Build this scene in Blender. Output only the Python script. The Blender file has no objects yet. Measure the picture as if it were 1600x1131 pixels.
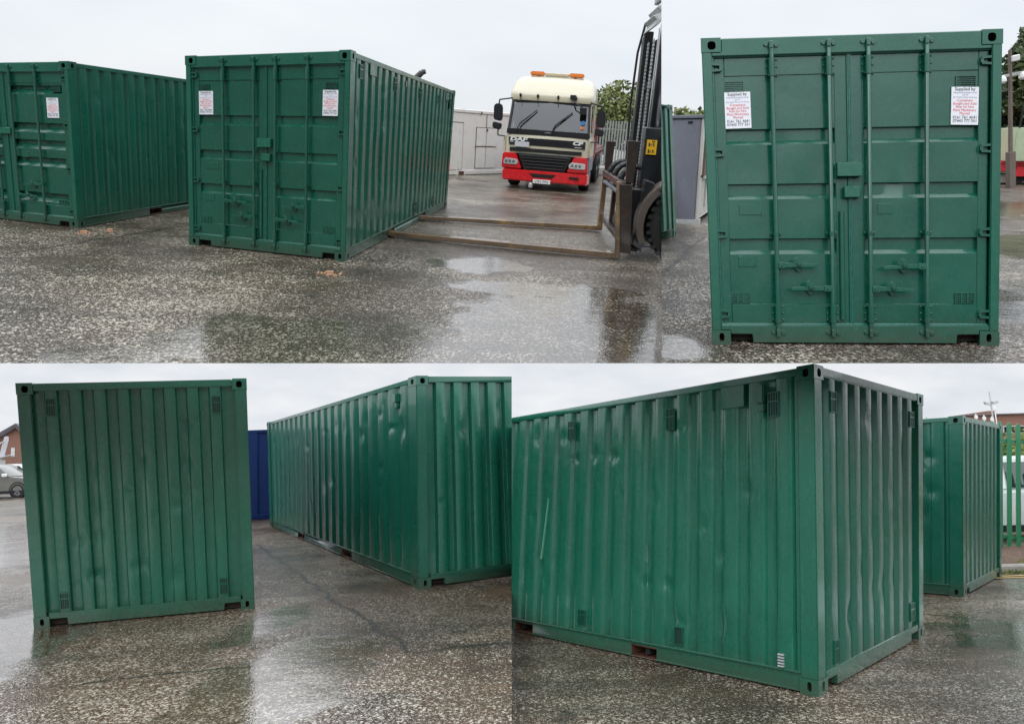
import bpy, bmesh, math, random
import numpy as np
from mathutils import Matrix, Vector, noise as mnoise
random.seed(7)
R = math.radians
scene = bpy.context.scene

# ------------------------------------------------------------------ camera, sky, sun, exposure
CX, CY, FPX = 800.0, 565.5, 1100.0
# the place is four yards on differently sloping ground: (pitch, roll, eye height) of the camera over each
QUADS = {'TL': (0.32829, 0.07061, 2.03932), 'TR': (0.28715, -0.00352, 1.55881),
         'BL': (-0.11264, -0.0428, 1.75168), 'BR': (-0.16588, -0.02964, 1.73298)}
def mrot(p, r):
    B = np.array([[1, 0, 0], [0, 0, -1], [0, 1, 0]], float)
    c, s = math.cos(p), math.sin(p); P = np.array([[1, 0, 0], [0, c, -s], [0, s, c]])
    c, s = math.cos(r), math.sin(r); Q = np.array([[c, -s, 0], [s, c, 0], [0, 0, 1]])
    return Q @ P @ B
MQ = {k: mrot(v[0], v[1]) for k, v in QUADS.items()}
EYE = Vector((0, 0, QUADS['TL'][2]))
cam_d = bpy.data.cameras.new('camera'); cam = bpy.data.objects.new('camera', cam_d)
scene.collection.objects.link(cam); scene.camera = cam
cam_d.sensor_width = 36.0; cam_d.lens = FPX / 1600 * 36; cam_d.clip_start = .1; cam_d.clip_end = 3000
_m = Matrix((MQ['TL'].T @ np.diag([1, -1, -1])).tolist()).to_4x4(); _m.translation = EYE
cam.matrix_world = _m
TQ = {}
for k, v in QUADS.items():
    m = Matrix((MQ['TL'].T @ MQ[k]).tolist()).to_4x4()
    TQ[k] = Matrix.Translation(EYE) @ m @ Matrix.Translation((0, 0, -v[2]))

SUN_EL, SUN_ROT = R(62), R(200)
world = bpy.data.worlds.new("World"); scene.world = world; world.use_nodes = True
nt = world.node_tree; nt.nodes.clear()
wo = nt.nodes.new('ShaderNodeOutputWorld'); bg = nt.nodes.new('ShaderNodeBackground'); bg2 = nt.nodes.new('ShaderNodeBackground')
sky = nt.nodes.new('ShaderNodeTexSky'); sky.sky_type = 'NISHITA'; sky.sun_disc = False
sky.sun_elevation = SUN_EL; sky.sun_rotation = SUN_ROT; bg.inputs[1].default_value = .012
tcw = nt.nodes.new('ShaderNodeTexCoord'); mpw = nt.nodes.new('ShaderNodeMapping'); mpw.inputs['Scale'].default_value = (1, 1, 3.2)
nw = nt.nodes.new('ShaderNodeTexNoise'); nw.inputs['Scale'].default_value = 2.2; nw.inputs['Detail'].default_value = 5
rw = nt.nodes.new('ShaderNodeValToRGB')
CLOUD = [(.3, (.72, .76, .82, 1)), (.52, (.81, .84, .88, 1)), (.75, (.91, .92, .93, 1))]
def setramp(r, st):
    e = r.color_ramp.elements
    while len(e) > 1: e.remove(e[-1])
    e[0].position, e[0].color = st[0]
    for p, c in st[1:]:
        x = e.new(p); x.color = c
setramp(rw, CLOUD)
ad = nt.nodes.new('ShaderNodeAddShader')
L_ = nt.links.new
L_(tcw.outputs['Generated'], mpw.inputs[0]); L_(mpw.outputs[0], nw.inputs[0]); L_(nw.outputs[0], rw.inputs[0]); pass
sepw = nt.nodes.new('ShaderNodeSeparateXYZ'); zr = nt.nodes.new('ShaderNodeValToRGB'); L_(tcw.outputs['Generated'], sepw.inputs[0])
mrw = nt.nodes.new('ShaderNodeMapRange'); mrw.inputs['From Min'].default_value = -1; L_(sepw.outputs[2], mrw.inputs[0]); L_(mrw.outputs[0], zr.inputs[0])
setramp(zr, [(.47, (.13, .125, .12, 1)), (.495, (1, 1, 1, 1)), (.62, (1.02, 1.02, 1.02, 1)), (.80, (1.9, 1.9, 1.9, 1)), (1.0, (3.0, 3.0, 3.0, 1))])
mxw = nt.nodes.new('ShaderNodeMix'); mxw.data_type = 'RGBA'; mxw.blend_type = 'MULTIPLY'; mxw.inputs[0].default_value = 1
L_(rw.outputs[0], mxw.inputs[6]); L_(zr.outputs[0], mxw.inputs[7])
bg2.inputs[1].default_value = 1.0
def mr(src, a, b, c, d):
    x = nt.nodes.new('ShaderNodeMapRange'); x.inputs['From Min'].default_value = a; x.inputs['From Max'].default_value = b; x.inputs['To Min'].default_value = c; x.inputs['To Max'].default_value = d; L_(src, x.inputs[0]); return x.outputs[0]
mm = nt.nodes.new('ShaderNodeMath'); mm.operation = 'MULTIPLY'; L_(mr(sepw.outputs[1], -.35, .0, 1, 0), mm.inputs[0]); L_(mr(sepw.outputs[2], .30, .60, 1, 0), mm.inputs[1])
mk = nt.nodes.new('ShaderNodeMix'); mk.data_type = 'RGBA'; mk.blend_type = 'MIX'; L_(mm.outputs[0], mk.inputs[0]); L_(mxw.outputs[2], mk.inputs[6]); mk.inputs[7].default_value = (.20, .21, .20, 1); L_(mk.outputs[2], bg2.inputs[0])  # low sky behind the camera darkened, unseen, so upright faces shade darker
L_(sky.outputs[0], bg.inputs[0]); L_(bg.outputs[0], ad.inputs[0]); L_(bg2.outputs[0], ad.inputs[1]); L_(ad.outputs[0], wo.inputs[0])
sd = bpy.data.lights.new('sun', 'SUN'); sd.energy = .7; sd.angle = R(35); sd.color = (1, .97, .93)
so = bpy.data.objects.new('sun', sd); scene.collection.objects.link(so)
so.rotation_euler = (R(38), 0, R(-20))
scene.view_settings.view_transform = 'Standard'; scene.view_settings.look = 'None'
scene.view_settings.exposure = 0; scene.view_settings.gamma = 1

# ------------------------------------------------------------------ helpers: where a pixel's line of sight meets the ground
def ray(q, u, v): return MQ[q].T @ np.array([(u - CX) / FPX, (v - CY) / FPX, 1])
def gp(q, u, v):
    d = ray(q, u, v); h = QUADS[q][2]; p = -d * h / d[2]; return Vector((p[0], p[1], 0))
def aty(q, u, v, y):
    d = ray(q, u, v); p = d * y / d[1]; return Vector((p[0], p[1], p[2] + QUADS[q][2]))

# ------------------------------------------------------------------ mesh building
def sm(t): return t * t * (3 - 2 * t)
class MB:
    def __init__(s): s.v = []; s.f = []; s.m = []
    def add(s, vs, fs, m=0):
        b = len(s.v); s.v += [tuple(x) for x in vs]; s.f += [tuple(b + i for i in f) for f in fs]; s.m += [m] * len(fs); return s
    def box(s, x0, x1, y0, y1, z0, z1, m=0):
        return s.add([(x, y, z) for z in (z0, z1) for y in (y0, y1) for x in (x0, x1)],
                     [(0, 2, 3, 1), (4, 5, 7, 6), (0, 1, 5, 4), (2, 6, 7, 3), (0, 4, 6, 2), (1, 3, 7, 5)], m)
    def obox(s, p, ax, ay, az, m=0):      # oriented box from a corner
        p, ax, ay, az = map(Vector, (p, ax, ay, az))
        return s.add([p + ax * i + ay * j + az * k for k in (0, 1) for j in (0, 1) for i in (0, 1)],
                     [(0, 2, 3, 1), (4, 5, 7, 6), (0, 1, 5, 4), (2, 6, 7, 3), (0, 4, 6, 2), (1, 3, 7, 5)], m)
    def quad(s, a, b, c, d, m=0): return s.add([a, b, c, d], [(0, 1, 2, 3)], m)
    def cyl(s, p0, p1, r0, r1=None, n=10, m=0, caps=True):
        if r1 is None: r1 = r0
        p0, p1 = Vector(p0), Vector(p1); d = (p1 - p0).normalized()
        a = d.orthogonal().normalized(); b = d.cross(a)
        vs = []
        for p, r in ((p0, r0), (p1, r1)):
            vs += [p + (a * math.cos(2 * math.pi * i / n) + b * math.sin(2 * math.pi * i / n)) * r for i in range(n)]
        fs = [(i, (i + 1) % n, n + (i + 1) % n, n + i) for i in range(n)]
        if caps: fs += [tuple(range(n - 1, -1, -1)), tuple(range(n, 2 * n))]
        return s.add(vs, fs, m)
    def tube(s, pts, r, n=8, m=0):
        for a, b in zip(pts[:-1], pts[1:]): s.cyl(a, b, r, r, n, m)
        return s
    def prism(s, poly, axis, a0, a1, m=0):  # poly of (a,b) in the two other axes (x,y,z order)
        def mk(t, a, b): return {0: (t, a, b), 1: (a, t, b), 2: (a, b, t)}[axis]
        n = len(poly)
        vs = [mk(a0, *p) for p in poly] + [mk(a1, *p) for p in poly]
        fs = [(i, (i + 1) % n, n + (i + 1) % n, n + i) for i in range(n)] + [tuple(range(n - 1, -1, -1)), tuple(range(n, 2 * n))]
        return s.add(vs, fs, m)
    def loft(s, secs, m=0, caps=True):
        n = len(secs[0]); vs = [p for sec in secs for p in sec]; fs = []
        for k in range(len(secs) - 1):
            fs += [(k * n + i, k * n + (i + 1) % n, (k + 1) * n + (i + 1) % n, (k + 1) * n + i) for i in range(n)]
        if caps: fs += [tuple(range(n - 1, -1, -1)), tuple(range((len(secs) - 1) * n, len(secs) * n))]
        return s.add(vs, fs, m)
    def grid(s, fn, us, vs_, m=0, mf=None):
        nu, nv = len(us), len(vs_)
        vs = [fn(u, v) for v in vs_ for u in us]; b = len(s.v)
        s.v += [tuple(x) for x in vs]
        for j in range(nv - 1):
            for i in range(nu - 1):
                s.f.append((b + j * nu + i, b + j * nu + i + 1, b + (j + 1) * nu + i + 1, b + (j + 1) * nu + i))
                s.m.append(mf(i, j) if mf else m)
        return s
    def lathe(s, p, ax, prof, n=20, m=0, caps=True):   # prof: (along, radius)
        p, ax = Vector(p), Vector(ax).normalized(); a = ax.orthogonal().normalized(); b = ax.cross(a)
        secs = [[p + ax * t + (a * math.cos(2 * math.pi * i / n) + b * math.sin(2 * math.pi * i / n)) * r for i in range(n)] for t, r in prof]
        return s.loft(secs, m, caps)
    def text(s, body, size, o, ux, uz, m=0, align='CENTER', sx=1.0, bold=0.0, shear=0.0):
        cu = bpy.data.curves.new('t', 'FONT'); cu.body = body; cu.size = size; cu.align_x = align; cu.offset = bold; cu.resolution_u = 2; cu.shear = shear
        ob = bpy.data.objects.new('t', cu); scene.collection.objects.link(ob)
        dg = bpy.context.evaluated_depsgraph_get(); me = bpy.data.meshes.new_from_object(ob.evaluated_get(dg))
        o, ux, uz = Vector(o), Vector(ux), Vector(uz)
        s.add([o + ux * (v.co.x * sx) + uz * v.co.y for v in me.vertices], [tuple(p.vertices) for p in me.polygons], m)
        bpy.data.objects.remove(ob); bpy.data.curves.remove(cu); bpy.data.meshes.remove(me)
        return s
    def build(s, name, mats, parent=None, warp=None, bevel=0, seg=1, smooth=35, sub=None):
        me = bpy.data.meshes.new(name); me.from_pydata(s.v, [], s.f)
        if not isinstance(mats, (list, tuple)): mats = [mats]
        for x in mats: me.materials.append(x)
        me.polygons.foreach_set('material_index', s.m)
        bm = bmesh.new(); bm.from_mesh(me)
        bmesh.ops.remove_doubles(bm, verts=bm.verts, dist=1e-5)
        bmesh.ops.recalc_face_normals(bm, faces=bm.faces)
        if bevel:
            ed = [e for e in bm.edges if len(e.link_faces) == 2 and e.calc_face_angle(0) > R(30)]
            bmesh.ops.bevel(bm, geom=ed, offset=bevel, segments=seg, affect='EDGES', clamp_overlap=True)
        if sub:
            ed = [e for e in bm.edges if e.calc_length() > sub]
            bmesh.ops.subdivide_edges(bm, edges=ed, cuts=int(sub and 6), use_grid_fill=True)
        if warp:
            for v in bm.verts: v.co = warp(v.co)
        bm.to_mesh(me); bm.free()
        if smooth:
            me.polygons.foreach_set('use_smooth', [True] * len(me.polygons))
            me.set_sharp_from_angle(angle=R(smooth))
        o = bpy.data.objects.new(name, me); scene.collection.objects.link(o)
        if parent is not None: o.parent = parent
        return o
def thing(name, q, loc, rz, label, cat, group=None):
    o = bpy.data.objects.new(name, None); scene.collection.objects.link(o); o.empty_display_size = .3
    o.matrix_world = TQ[q] @ Matrix.Translation(loc) @ Matrix.Rotation(rz, 4, 'Z')
    o['label'] = label; o['category'] = cat
    if group: o['group'] = group
    CLIP.append((o, q)); return o
CLIP = []
def tilt(root, ang): root.matrix_world = root.matrix_world @ Matrix.Rotation(R(ang), 4, 'Y')
def single(o, q, label=None, cat=None, kind=None, group=None, loc=(0, 0, 0), rz=0):
    o.matrix_world = TQ[q] @ Matrix.Translation(loc) @ Matrix.Rotation(rz, 4, 'Z')
    if label: o['label'] = label
    if cat: o['category'] = cat
    if kind: o['kind'] = kind
    if group: o['group'] = group
    CLIP.append((o, q)); return o

# ------------------------------------------------------------------ materials
class NT:
    def __init__(s, name):
        s.m = bpy.data.materials.new(name); s.m.use_nodes = True; s.t = s.m.node_tree
        s.b = s.t.nodes['Principled BSDF']; s.out = s.t.nodes['Material Output']
        s.tc = s.t.nodes.new('ShaderNodeTexCoord').outputs['Object']
    def n(s, typ, ins=None, **kw):
        x = s.t.nodes.new('ShaderNode' + typ)
        for k, v in kw.items(): setattr(x, k, v)
        for k, v in (ins or {}).items():
            i = x.inputs[k]
            if isinstance(v, bpy.types.NodeSocket): s.t.links.new(v, i)
            else: i.default_value = v
        return x
    def map(s, scale=(1, 1, 1), loc=(0, 0, 0), rot=(0, 0, 0)):
        return s.n('Mapping', {'Vector': s.tc, 'Scale': scale, 'Location': loc, 'Rotation': rot}).outputs[0]
    def noise(s, scale, detail=4, vec=None, rough=.5, dist=0):
        return s.n('TexNoise', {'Vector': vec or s.tc, 'Scale': scale, 'Detail': detail, 'Roughness': rough, 'Distortion': dist}).outputs[0]
    def ramp(s, fac, a, b, ca=(0, 0, 0, 1), cb=(1, 1, 1, 1)):
        x = s.n('ValToRGB', {'Fac': fac}); setramp(x, [(a, ca), (b, cb)]); return x.outputs[0]
    def mix(s, f, a, b, blend='MIX'):
        x = s.t.nodes.new('ShaderNodeMix'); x.data_type = 'RGBA'; x.blend_type = blend
        for i, v in ((0, f), (6, a), (7, b)):
            if isinstance(v, bpy.types.NodeSocket): s.t.links.new(v, x.inputs[i])
            else: x.inputs[i].default_value = v if i == 0 or len(v) == 4 else (*v, 1)
        return x.outputs[2]
    def math(s, op, a, b=0.0, c=0.0, clamp=False):
        x = s.t.nodes.new('ShaderNodeMath'); x.operation = op; x.use_clamp = clamp
        for i, v in enumerate((a, b, c)):
            if isinstance(v, bpy.types.NodeSocket): s.t.links.new(v, x.inputs[i])
            else: x.inputs[i].default_value = v
        return x.outputs[0]
    def set(s, **kw):
        for k, v in kw.items():
            i = s.b.inputs[k.replace('_', ' ')]
            if isinstance(v, bpy.types.NodeSocket): s.t.links.new(v, i)
            else: i.default_value = v if not (isinstance(v, tuple) and len(v) == 3) else (*v, 1)
        return s
    def bump(s, h, strength=.3, dist=.01, prev=None):
        ins = {'Height': h, 'Strength': strength, 'Distance': dist}
        if prev is not None: ins['Normal'] = prev
        o = s.n('Bump', ins).outputs[0]; s.t.links.new(o, s.b.inputs['Normal']); return o

def paint(name, col, rough=.35, var=.18, coat=.4, dirt=(.10, .085, .06), dirt_amt=.0, seed=0, metal=0, orange=.12, streak=True, splash=False):
    t = NT(name); c = Vector(col)
    big = t.noise(1.3, 5, t.map(loc=(seed * 3.1, seed, 0)))
    c1 = t.mix(t.ramp(big, .3, .7), tuple(c * (1 - var)), tuple(c * (1 + var)))
    fine = t.noise(38, 6, rough=.7)
    c1 = t.mix(t.ramp(fine, .35, .8), c1, tuple(c * (1 + var * 1.6)))
    if streak:
        st = t.noise(9, 3, t.map(scale=(9, 9, .55), rot=(0, 0, .4)))
        c1 = t.mix(t.math('MULTIPLY', t.ramp(st, .60, .74), .35), c1, tuple(min(1, x * 2.0 + .02) for x in c))
    if splash:      # road splash along the foot of the steel, and a little weeping dirt
        zc = t.n('SeparateXYZ', {0: t.tc}).outputs[2]
        low = t.n('MapRange', {'Value': zc, 'From Min': .02, 'From Max': .38, 'To Min': 1.0, 'To Max': 0.0}).outputs[0]
        sn = t.ramp(t.math('ADD', t.math('MULTIPLY', low, .35), t.math('MULTIPLY', t.noise(26, 8, rough=.8), .65)), .46, .70)
        c1 = t.mix(t.math('MULTIPLY', sn, .55), c1, (.055, .045, .032))
        wp = t.math('MULTIPLY', t.ramp(t.noise(6, 5, t.map(scale=(7, 7, .35), loc=(seed, 4, 0)), rough=.7), .60, .72), .30)
        c1 = t.mix(wp, c1, (.02, .045, .03))
    if dirt_amt:
        dn = t.noise(3.5, 8, rough=.7)
        c1 = t.mix(t.math('MULTIPLY', t.ramp(dn, .52, .75), dirt_amt), c1, dirt)
    rn = t.noise(5, 6, rough=.65)
    rr = t.n('MapRange', {'Value': rn, 'From Min': .3, 'From Max': .7, 'To Min': max(.04, rough - .12), 'To Max': rough + .15}).outputs[0]
    t.set(Base_Color=c1, Roughness=rr, Coat_Weight=coat * 1.2, Coat_Roughness=.10, Specular_IOR_Level=.40, Metallic=metal)
    b1 = t.bump(t.noise(2.6, 3), .25, .03)
    t.bump(t.noise(70, 3, rough=.6), orange, .003, b1)
    return t.m
def plain(name, col, rough=.6, metal=0, var=.15, nscale=20, bump=.1, emis=None, coat=0):
    t = NT(name); c = Vector(col); n1 = t.noise(nscale, 6, rough=.65)
    t.set(Base_Color=t.mix(t.ramp(n1, .3, .7), tuple(c * (1 - var)), tuple(c * (1 + var))), Roughness=rough, Metallic=metal, Coat_Weight=coat)
    if bump: t.bump(n1, bump, .01)
    if emis: t.set(Emission_Color=emis[0], Emission_Strength=emis[1])
    return t.m
def emission(name, node_fn=None):
    t = NT(name); return t

M = {}
GREEN = (.006, .092, .058)
M['green'] = paint('green_gloss_paint', GREEN, .34, coat=.35, splash=True)
M['green2'] = paint('green_gloss_paint_lighter', (.009, .108, .066), .28, coat=.35, seed=2, splash=True)
M['green_dk'] = paint('green_paint_door', (.004, .080, .050), .26, coat=.5, seed=4, splash=True)
M['gasket'] = plain('painted_rubber_seal', (.004, .10, .07), .3, var=.3, nscale=30, bump=.3, coat=.3)
M['rust'] = plain('rusty_steel', (.10, .035, .02), .8, var=.5, nscale=14, bump=.4)
M['hole'] = plain('dark_rust_and_shade_inside', (.02, .012, .009), .9)
M['vent'] = plain('dark_vent', (.006, .032, .025), .5, bump=0)
M['under'] = plain('underside_steel', (.012, .02, .017), .8)
M['navy'] = plain('navy_paint', (.001, .016, .080), .6, var=.12, nscale=6, bump=.05); M['navy'].node_tree.nodes['Principled BSDF'].inputs['Specular IOR Level'].default_value = .2
M['paper'] = plain('laminated_paper', (.80, .82, .88), .35, var=.02, bump=0, coat=.3)
M['ink'] = plain('black_ink', (.04, .04, .055), .6, bump=0)
M['redink'] = plain('red_ink', (.75, .10, .12), .6, bump=0)
M['blueink'] = plain('grey_blue_ink', (.2, .24, .38), .6, bump=0)
M['black'] = plain('black_plastic', (.014, .015, .018), .42, nscale=30)
M['blackp'] = paint('worn_black_paint', (.014, .015, .019), .38, coat=.2, dirt=(.07, .04, .025), dirt_amt=.3)
M['rubber'] = plain('tyre_rubber', (.013, .013, .014), .75, nscale=40, bump=.3)
M['cream'] = paint('cream_truck_paint', (.60, .56, .42), .3, var=.03, coat=.5, orange=.02, streak=False)
M['red'] = paint('red_truck_paint', (.62, .015, .022), .25, var=.06, coat=.5, orange=.02, streak=False)
M['dkred'] = paint('dark_red_paint', (.17, .02, .025), .45, dirt_amt=.4)
M['trred'] = paint('bright_red_paint', (.62, .02, .03), .4, dirt_amt=.2)
M['steel'] = plain('bright_steel', (.45, .45, .47), .3, 1, .2, 30)
M['forksteel'] = paint('worn_fork_steel', (.12, .08, .05), .28, var=.6, coat=.8, dirt=(.50, .30, .04), dirt_amt=.6, streak=False)
M['brownst'] = paint('brown_worn_steel', (.030, .022, .019), .4, var=.4, coat=.2, dirt=(.13, .065, .035), dirt_amt=.55, streak=False)
M['amber'] = plain('amber_lens', (.75, .20, .02), .2, coat=.6, bump=0)
M['lens'] = plain('headlamp_lens', (.6, .6, .62), .12, .3, .3, 25, coat=1, bump=.3)
M['yellow'] = plain('yellow_sticker', (.80, .46, .02), .4, var=.05, bump=0)
M['white'] = paint('white_cabin_paint', (.72, .70, .67), .5, var=.04, coat=.1, dirt=(.42, .30, .20), dirt_amt=.35, streak=False, orange=.05)
M['whitep'] = plain('white_gloss', (.78, .79, .78), .25, var=.03, bump=0, coat=.5)
M['galv'] = plain('galvanised_steel', (.48, .50, .50), .5, .2, .15, 12)
M['concrete'] = plain('kerb_concrete', (.30, .28, .25), .75, var=.25, nscale=9, bump=.4)
M['greyp'] = paint('grey_blue_panel', (.17, .18, .22), .55, var=.12, coat=.05)
M['cabside'] = paint('dirty_off_white', (.50, .49, .46), .55, dirt=(.22, .17, .12), dirt_amt=.6, coat=.05)
M['fender'] = paint('dirty_mudguard', (.075, .06, .05), .5, dirt=(.03, .02, .015), dirt_amt=.8, coat=.1)
M['canvas2'] = plain('cream_plastic', (.62, .52, .36), .4, bump=0)
M['galvdk'] = plain('sooty_steel', (.06, .055, .055), .5)
M['galvf'] = plain('weathered_fence_steel', (.30, .32, .31), .6, .1, .15, 12)
M['streak_pale'] = plain('pale_green_streak', (.10, .30, .21), .5)
M['brown'] = plain('brown_grille', (.15, .10, .075), .7, var=.35, nscale=60)
M['palegreen'] = paint('pale_green_cabin', (.42, .50, .34), .5, dirt_amt=.3, coat=.05)
M['wood'] = plain('yellow_timber', (.50, .30, .09), .8, var=.3)
M['bark'] = plain('bark', (.09, .07, .05), .9, var=.4, nscale=12, bump=.6)
M['pole'] = plain('brown_grey_post', (.17, .14, .12), .7, var=.3)
M['fgreen'] = paint('bright_green_fence', (.008, .15, .06), .35, var=.15, coat=.3)
M['chip'] = plain('brick_dust', (.50, .27, .16), .9, var=.3, nscale=30, bump=.5)
M['soil'] = plain('soil', (.12, .075, .05), .95, var=.6, nscale=22, bump=.8)
M['yline'] = plain('yellow_road_line', (.55, .36, .10), .6, var=.3, nscale=18)
M['suv'] = paint('olive_grey_car_paint', (.16, .16, .145), .2, var=.04, coat=.8, orange=.0, streak=False)
M['silver'] = paint('silver_car_paint', (.5, .51, .52), .2, var=.04, coat=.8, orange=.0, streak=False)
M['slate'] = plain('roof_slate', (.18, .17, .19), .7, var=.2)
M['banner'] = plain('pale_canvas', (.55, .56, .6), .8, var=.08)
M['blue'] = plain('blue_sign', (.05, .25, .6), .5, var=.05, bump=0)
M['seat'] = plain('seat_cloth', (.12, .12, .13), .9)
M['hivis'] = plain('hi_vis_cloth', (.35, .6, .12), .8)
def glass(name, col=(.02, .025, .028), r=.04):
    t = NT(name); t.set(Base_Color=col, Roughness=r, IOR=1.6, Coat_Weight=1.0, Coat_Roughness=.02); t.bump(t.noise(3, 2), .03, .02); return t.m
M['glass'] = glass('tinted_glass')
def clearglass():
    t = NT('windscreen_glass'); t.set(Base_Color=(.55, .6, .62), Roughness=.02, Transmission_Weight=.0)
    tr = t.n('BsdfTransparent', {'Color': (.42, .46, .46, 1)}); gl = t.n('BsdfGlossy', {'Color': (1, 1, 1, 1), 'Roughness': .03})
    fr = t.n('Fresnel', {'IOR': 2.6}); mx = t.n('MixShader', {0: fr.outputs[0], 1: tr.outputs[0], 2: gl.outputs[0]})
    t.t.links.new(mx.outputs[0], t.out.inputs[0]); return t.m
M['screen'] = clearglass()
def brick():
    t = NT('red_brick'); b = t.n('TexBrick', {'Vector': t.map(rot=(R(90), 0, 0)), 'Color1': (.25, .11, .075, 1), 'Color2': (.19, .08, .055, 1), 'Mortar': (.3, .24, .2, 1), 'Scale': 2.2, 'Mortar Size': .03})
    t.set(Base_Color=t.mix(t.ramp(t.noise(.6, 5), .3, .7), b.outputs[0], (.27, .13, .09)), Roughness=.85); return t.m
M['brick'] = brick()
def leaf(name, cols):
    t = NT(name); n1 = t.noise(.9, 3); n2 = t.noise(9, 4)
    c = t.mix(t.ramp(n1, .35, .65), cols[0], cols[1]); c = t.mix(t.ramp(n2, .45, .75), c, cols[2])
    t.set(Base_Color=c, Roughness=.55, Transmission_Weight=0.0, Subsurface_Weight=0.0); return t.m
M['leafA'] = leaf('leaves_olive', [(.13, .17, .05), (.20, .23, .08), (.30, .32, .13)])
M['leafB'] = leaf('leaves_dark', [(.045, .075, .025), (.08, .12, .045), (.13, .17, .07)])
M['leafC'] = leaf('leaves_fresh', [(.08, .13, .02), (.16, .22, .04), (.24, .26, .06)])

def ground_mat(name, tint, puddles, cracks, brown, wet=1.0, rot=0, patch=.55, grain=1.0):
    """wet asphalt with pale aggregate; puddles = (x,y,rx,ry,angle) of standing water, cracks = (x0,y0,x1,y1,width)"""
    t = NT(name); tc = t.tc
    sep = t.n('SeparateXYZ', {0: tc}); X, Y = sep.outputs[0], sep.outputs[1]
    wob = t.noise(1.6, 5, rough=.6); wob2 = t.noise(.45, 3)
    v1 = t.n('TexVoronoi', {'Vector': tc, 'Scale': 78.0 * grain, 'Randomness': 1.0}); v2 = t.n('TexVoronoi', {'Vector': tc, 'Scale': 44.0 * grain, 'Randomness': 1.0})
    r1 = t.n('SeparateColor', {0: v1.outputs['Color']}).outputs[0]; r2 = t.n('SeparateColor', {0: v2.outputs['Color']}).outputs[1]
    dens = t.math('ADD', t.math('MULTIPLY', t.noise(.50, 7, rough=.66), 2.3), -1.27)
    s1 = t.ramp(t.math('ADD', r1, dens), .38, .56); s2 = t.ramp(t.math('ADD', r2, dens), .58, .74)
    edge = t.ramp(v1.outputs['Distance'], .42, .62, (1, 1, 1, 1), (0, 0, 0, 1)); edge2 = t.ramp(v2.outputs['Distance'], .40, .60, (1, 1, 1, 1), (0, 0, 0, 1))
    st = t.math('MAXIMUM', t.math('MULTIPLY', s1, edge), t.math('MULTIPLY', s2, edge2))
    base = t.mix(t.ramp(wob2, .35, .55), tuple(Vector((.034, .024, .017)) * tint), brown)
    pale = t.mix(r2, (.30, .255, .20), (.82, .745, .61))
    col = t.mix(st, base, pale)
    clump = t.ramp(t.noise(24, 8, rough=.85), .40, .60)
    col = t.mix(t.math('MULTIPLY', t.math('SUBTRACT', 1.0, clump), .5), col, tuple(Vector((.016, .011, .008)) * tint))
    grime = t.ramp(t.noise(.35, 7, rough=.66), .44, .60)
    col = t.mix(t.math('MULTIPLY', grime, patch), col, t.mix(t.math('MULTIPLY', st, .8), brown, pale))
    col = t.mix(t.math('MULTIPLY', t.ramp(t.noise(.22, 6, t.map(loc=(7, 3, 0)), rough=.6), .47, .58), .55), col, tuple(Vector((.040, .030, .022)) * tint))
    trk = t.noise(1.0, 6, t.map(scale=(.35, 2.6, 1), rot=(0, 0, .9), loc=(2, 5, 0)), rough=.6)
    col = t.mix(t.math('MULTIPLY', t.ramp(trk, .50, .64), .45), col, tuple(Vector((.030, .022, .016)) * tint))
    oil = t.ramp(t.noise(2.2, 3, t.map(loc=(9, 1, 0))), .66, .72)
    col = t.mix(t.math('MULTIPLY', oil, .6), col, (.012, .010, .009))
    # standing water
    P = None
    for (px, py, rx, ry, an) in puddles:
        m = t.n('Mapping', {'Vector': tc, 'Location': (-px, -py, 0)}); m2 = t.n('Mapping', {'Vector': m.outputs[0], 'Rotation': (0, 0, an)}); m3 = t.n('Mapping', {'Vector': m2.outputs[0], 'Scale': (1 / rx, 1 / ry, 0)})
        d = t.n('VectorMath', {0: m3.outputs[0]}, operation='LENGTH').outputs['Value']
        d = t.math('ADD', d, t.math('MULTIPLY', t.math('SUBTRACT', wob, .5), 1.5))
        f = t.ramp(d, .72, 1.02, (1, 1, 1, 1), (0, 0, 0, 1))
        P = f if P is None else t.math('MAXIMUM', P, f)
    if P is None: P = t.math('MULTIPLY', wob, 0)
    film = t.ramp(t.noise(.7, 5, t.map(loc=(3, 11, 0)), rough=.62), .42, .64)
    P2 = t.math('MAXIMUM', P, t.math('MULTIPLY', film, .45))
    for (x0, y0, x1, y1, w) in cracks:
        dx, dy = x1 - x0, y1 - y0; l = math.hypot(dx, dy); nx, ny = -dy / l, dx / l
        dd = t.math('ADD', t.math('MULTIPLY', X, nx), t.math('MULTIPLY', Y, ny)); dd = t.math('SUBTRACT', dd, x0 * nx + y0 * ny)
        dd = t.math('ABSOLUTE', t.math('ADD', dd, t.math('MULTIPLY', t.math('SUBTRACT', wob, .5), .35)))
        al = t.math('SUBTRACT', t.math('ADD', t.math('MULTIPLY', X, dx / l), t.math('MULTIPLY', Y, dy / l)), (x0 * dx + y0 * dy) / l)
        on = t.math('MULTIPLY', t.math('GREATER_THAN', al, 0), t.math('LESS_THAN', al, l))
        cm = t.math('MULTIPLY', t.ramp(dd, w * .4, w * 1.6, (1, 1, 1, 1), (0, 0, 0, 1)), on)
        col = t.mix(t.math('MULTIPLY', cm, .8), col, (.014, .012, .011))
    col = t.mix(t.math('MULTIPLY', P, .35), col, tuple(Vector(brown[:3]) * .8))
    rs = t.math('MULTIPLY', t.math('ADD', t.math('MULTIPLY', r2, .55), t.math('MULTIPLY', r1, .45)), t.math('ADD', t.math('MULTIPLY', clump, .75), .25))
    rs = t.math('MULTIPLY', t.ramp(rs, .12, .50), t.math('ADD', .30, t.math('MULTIPLY', t.math('MAXIMUM', edge, .0), .70)))
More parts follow.
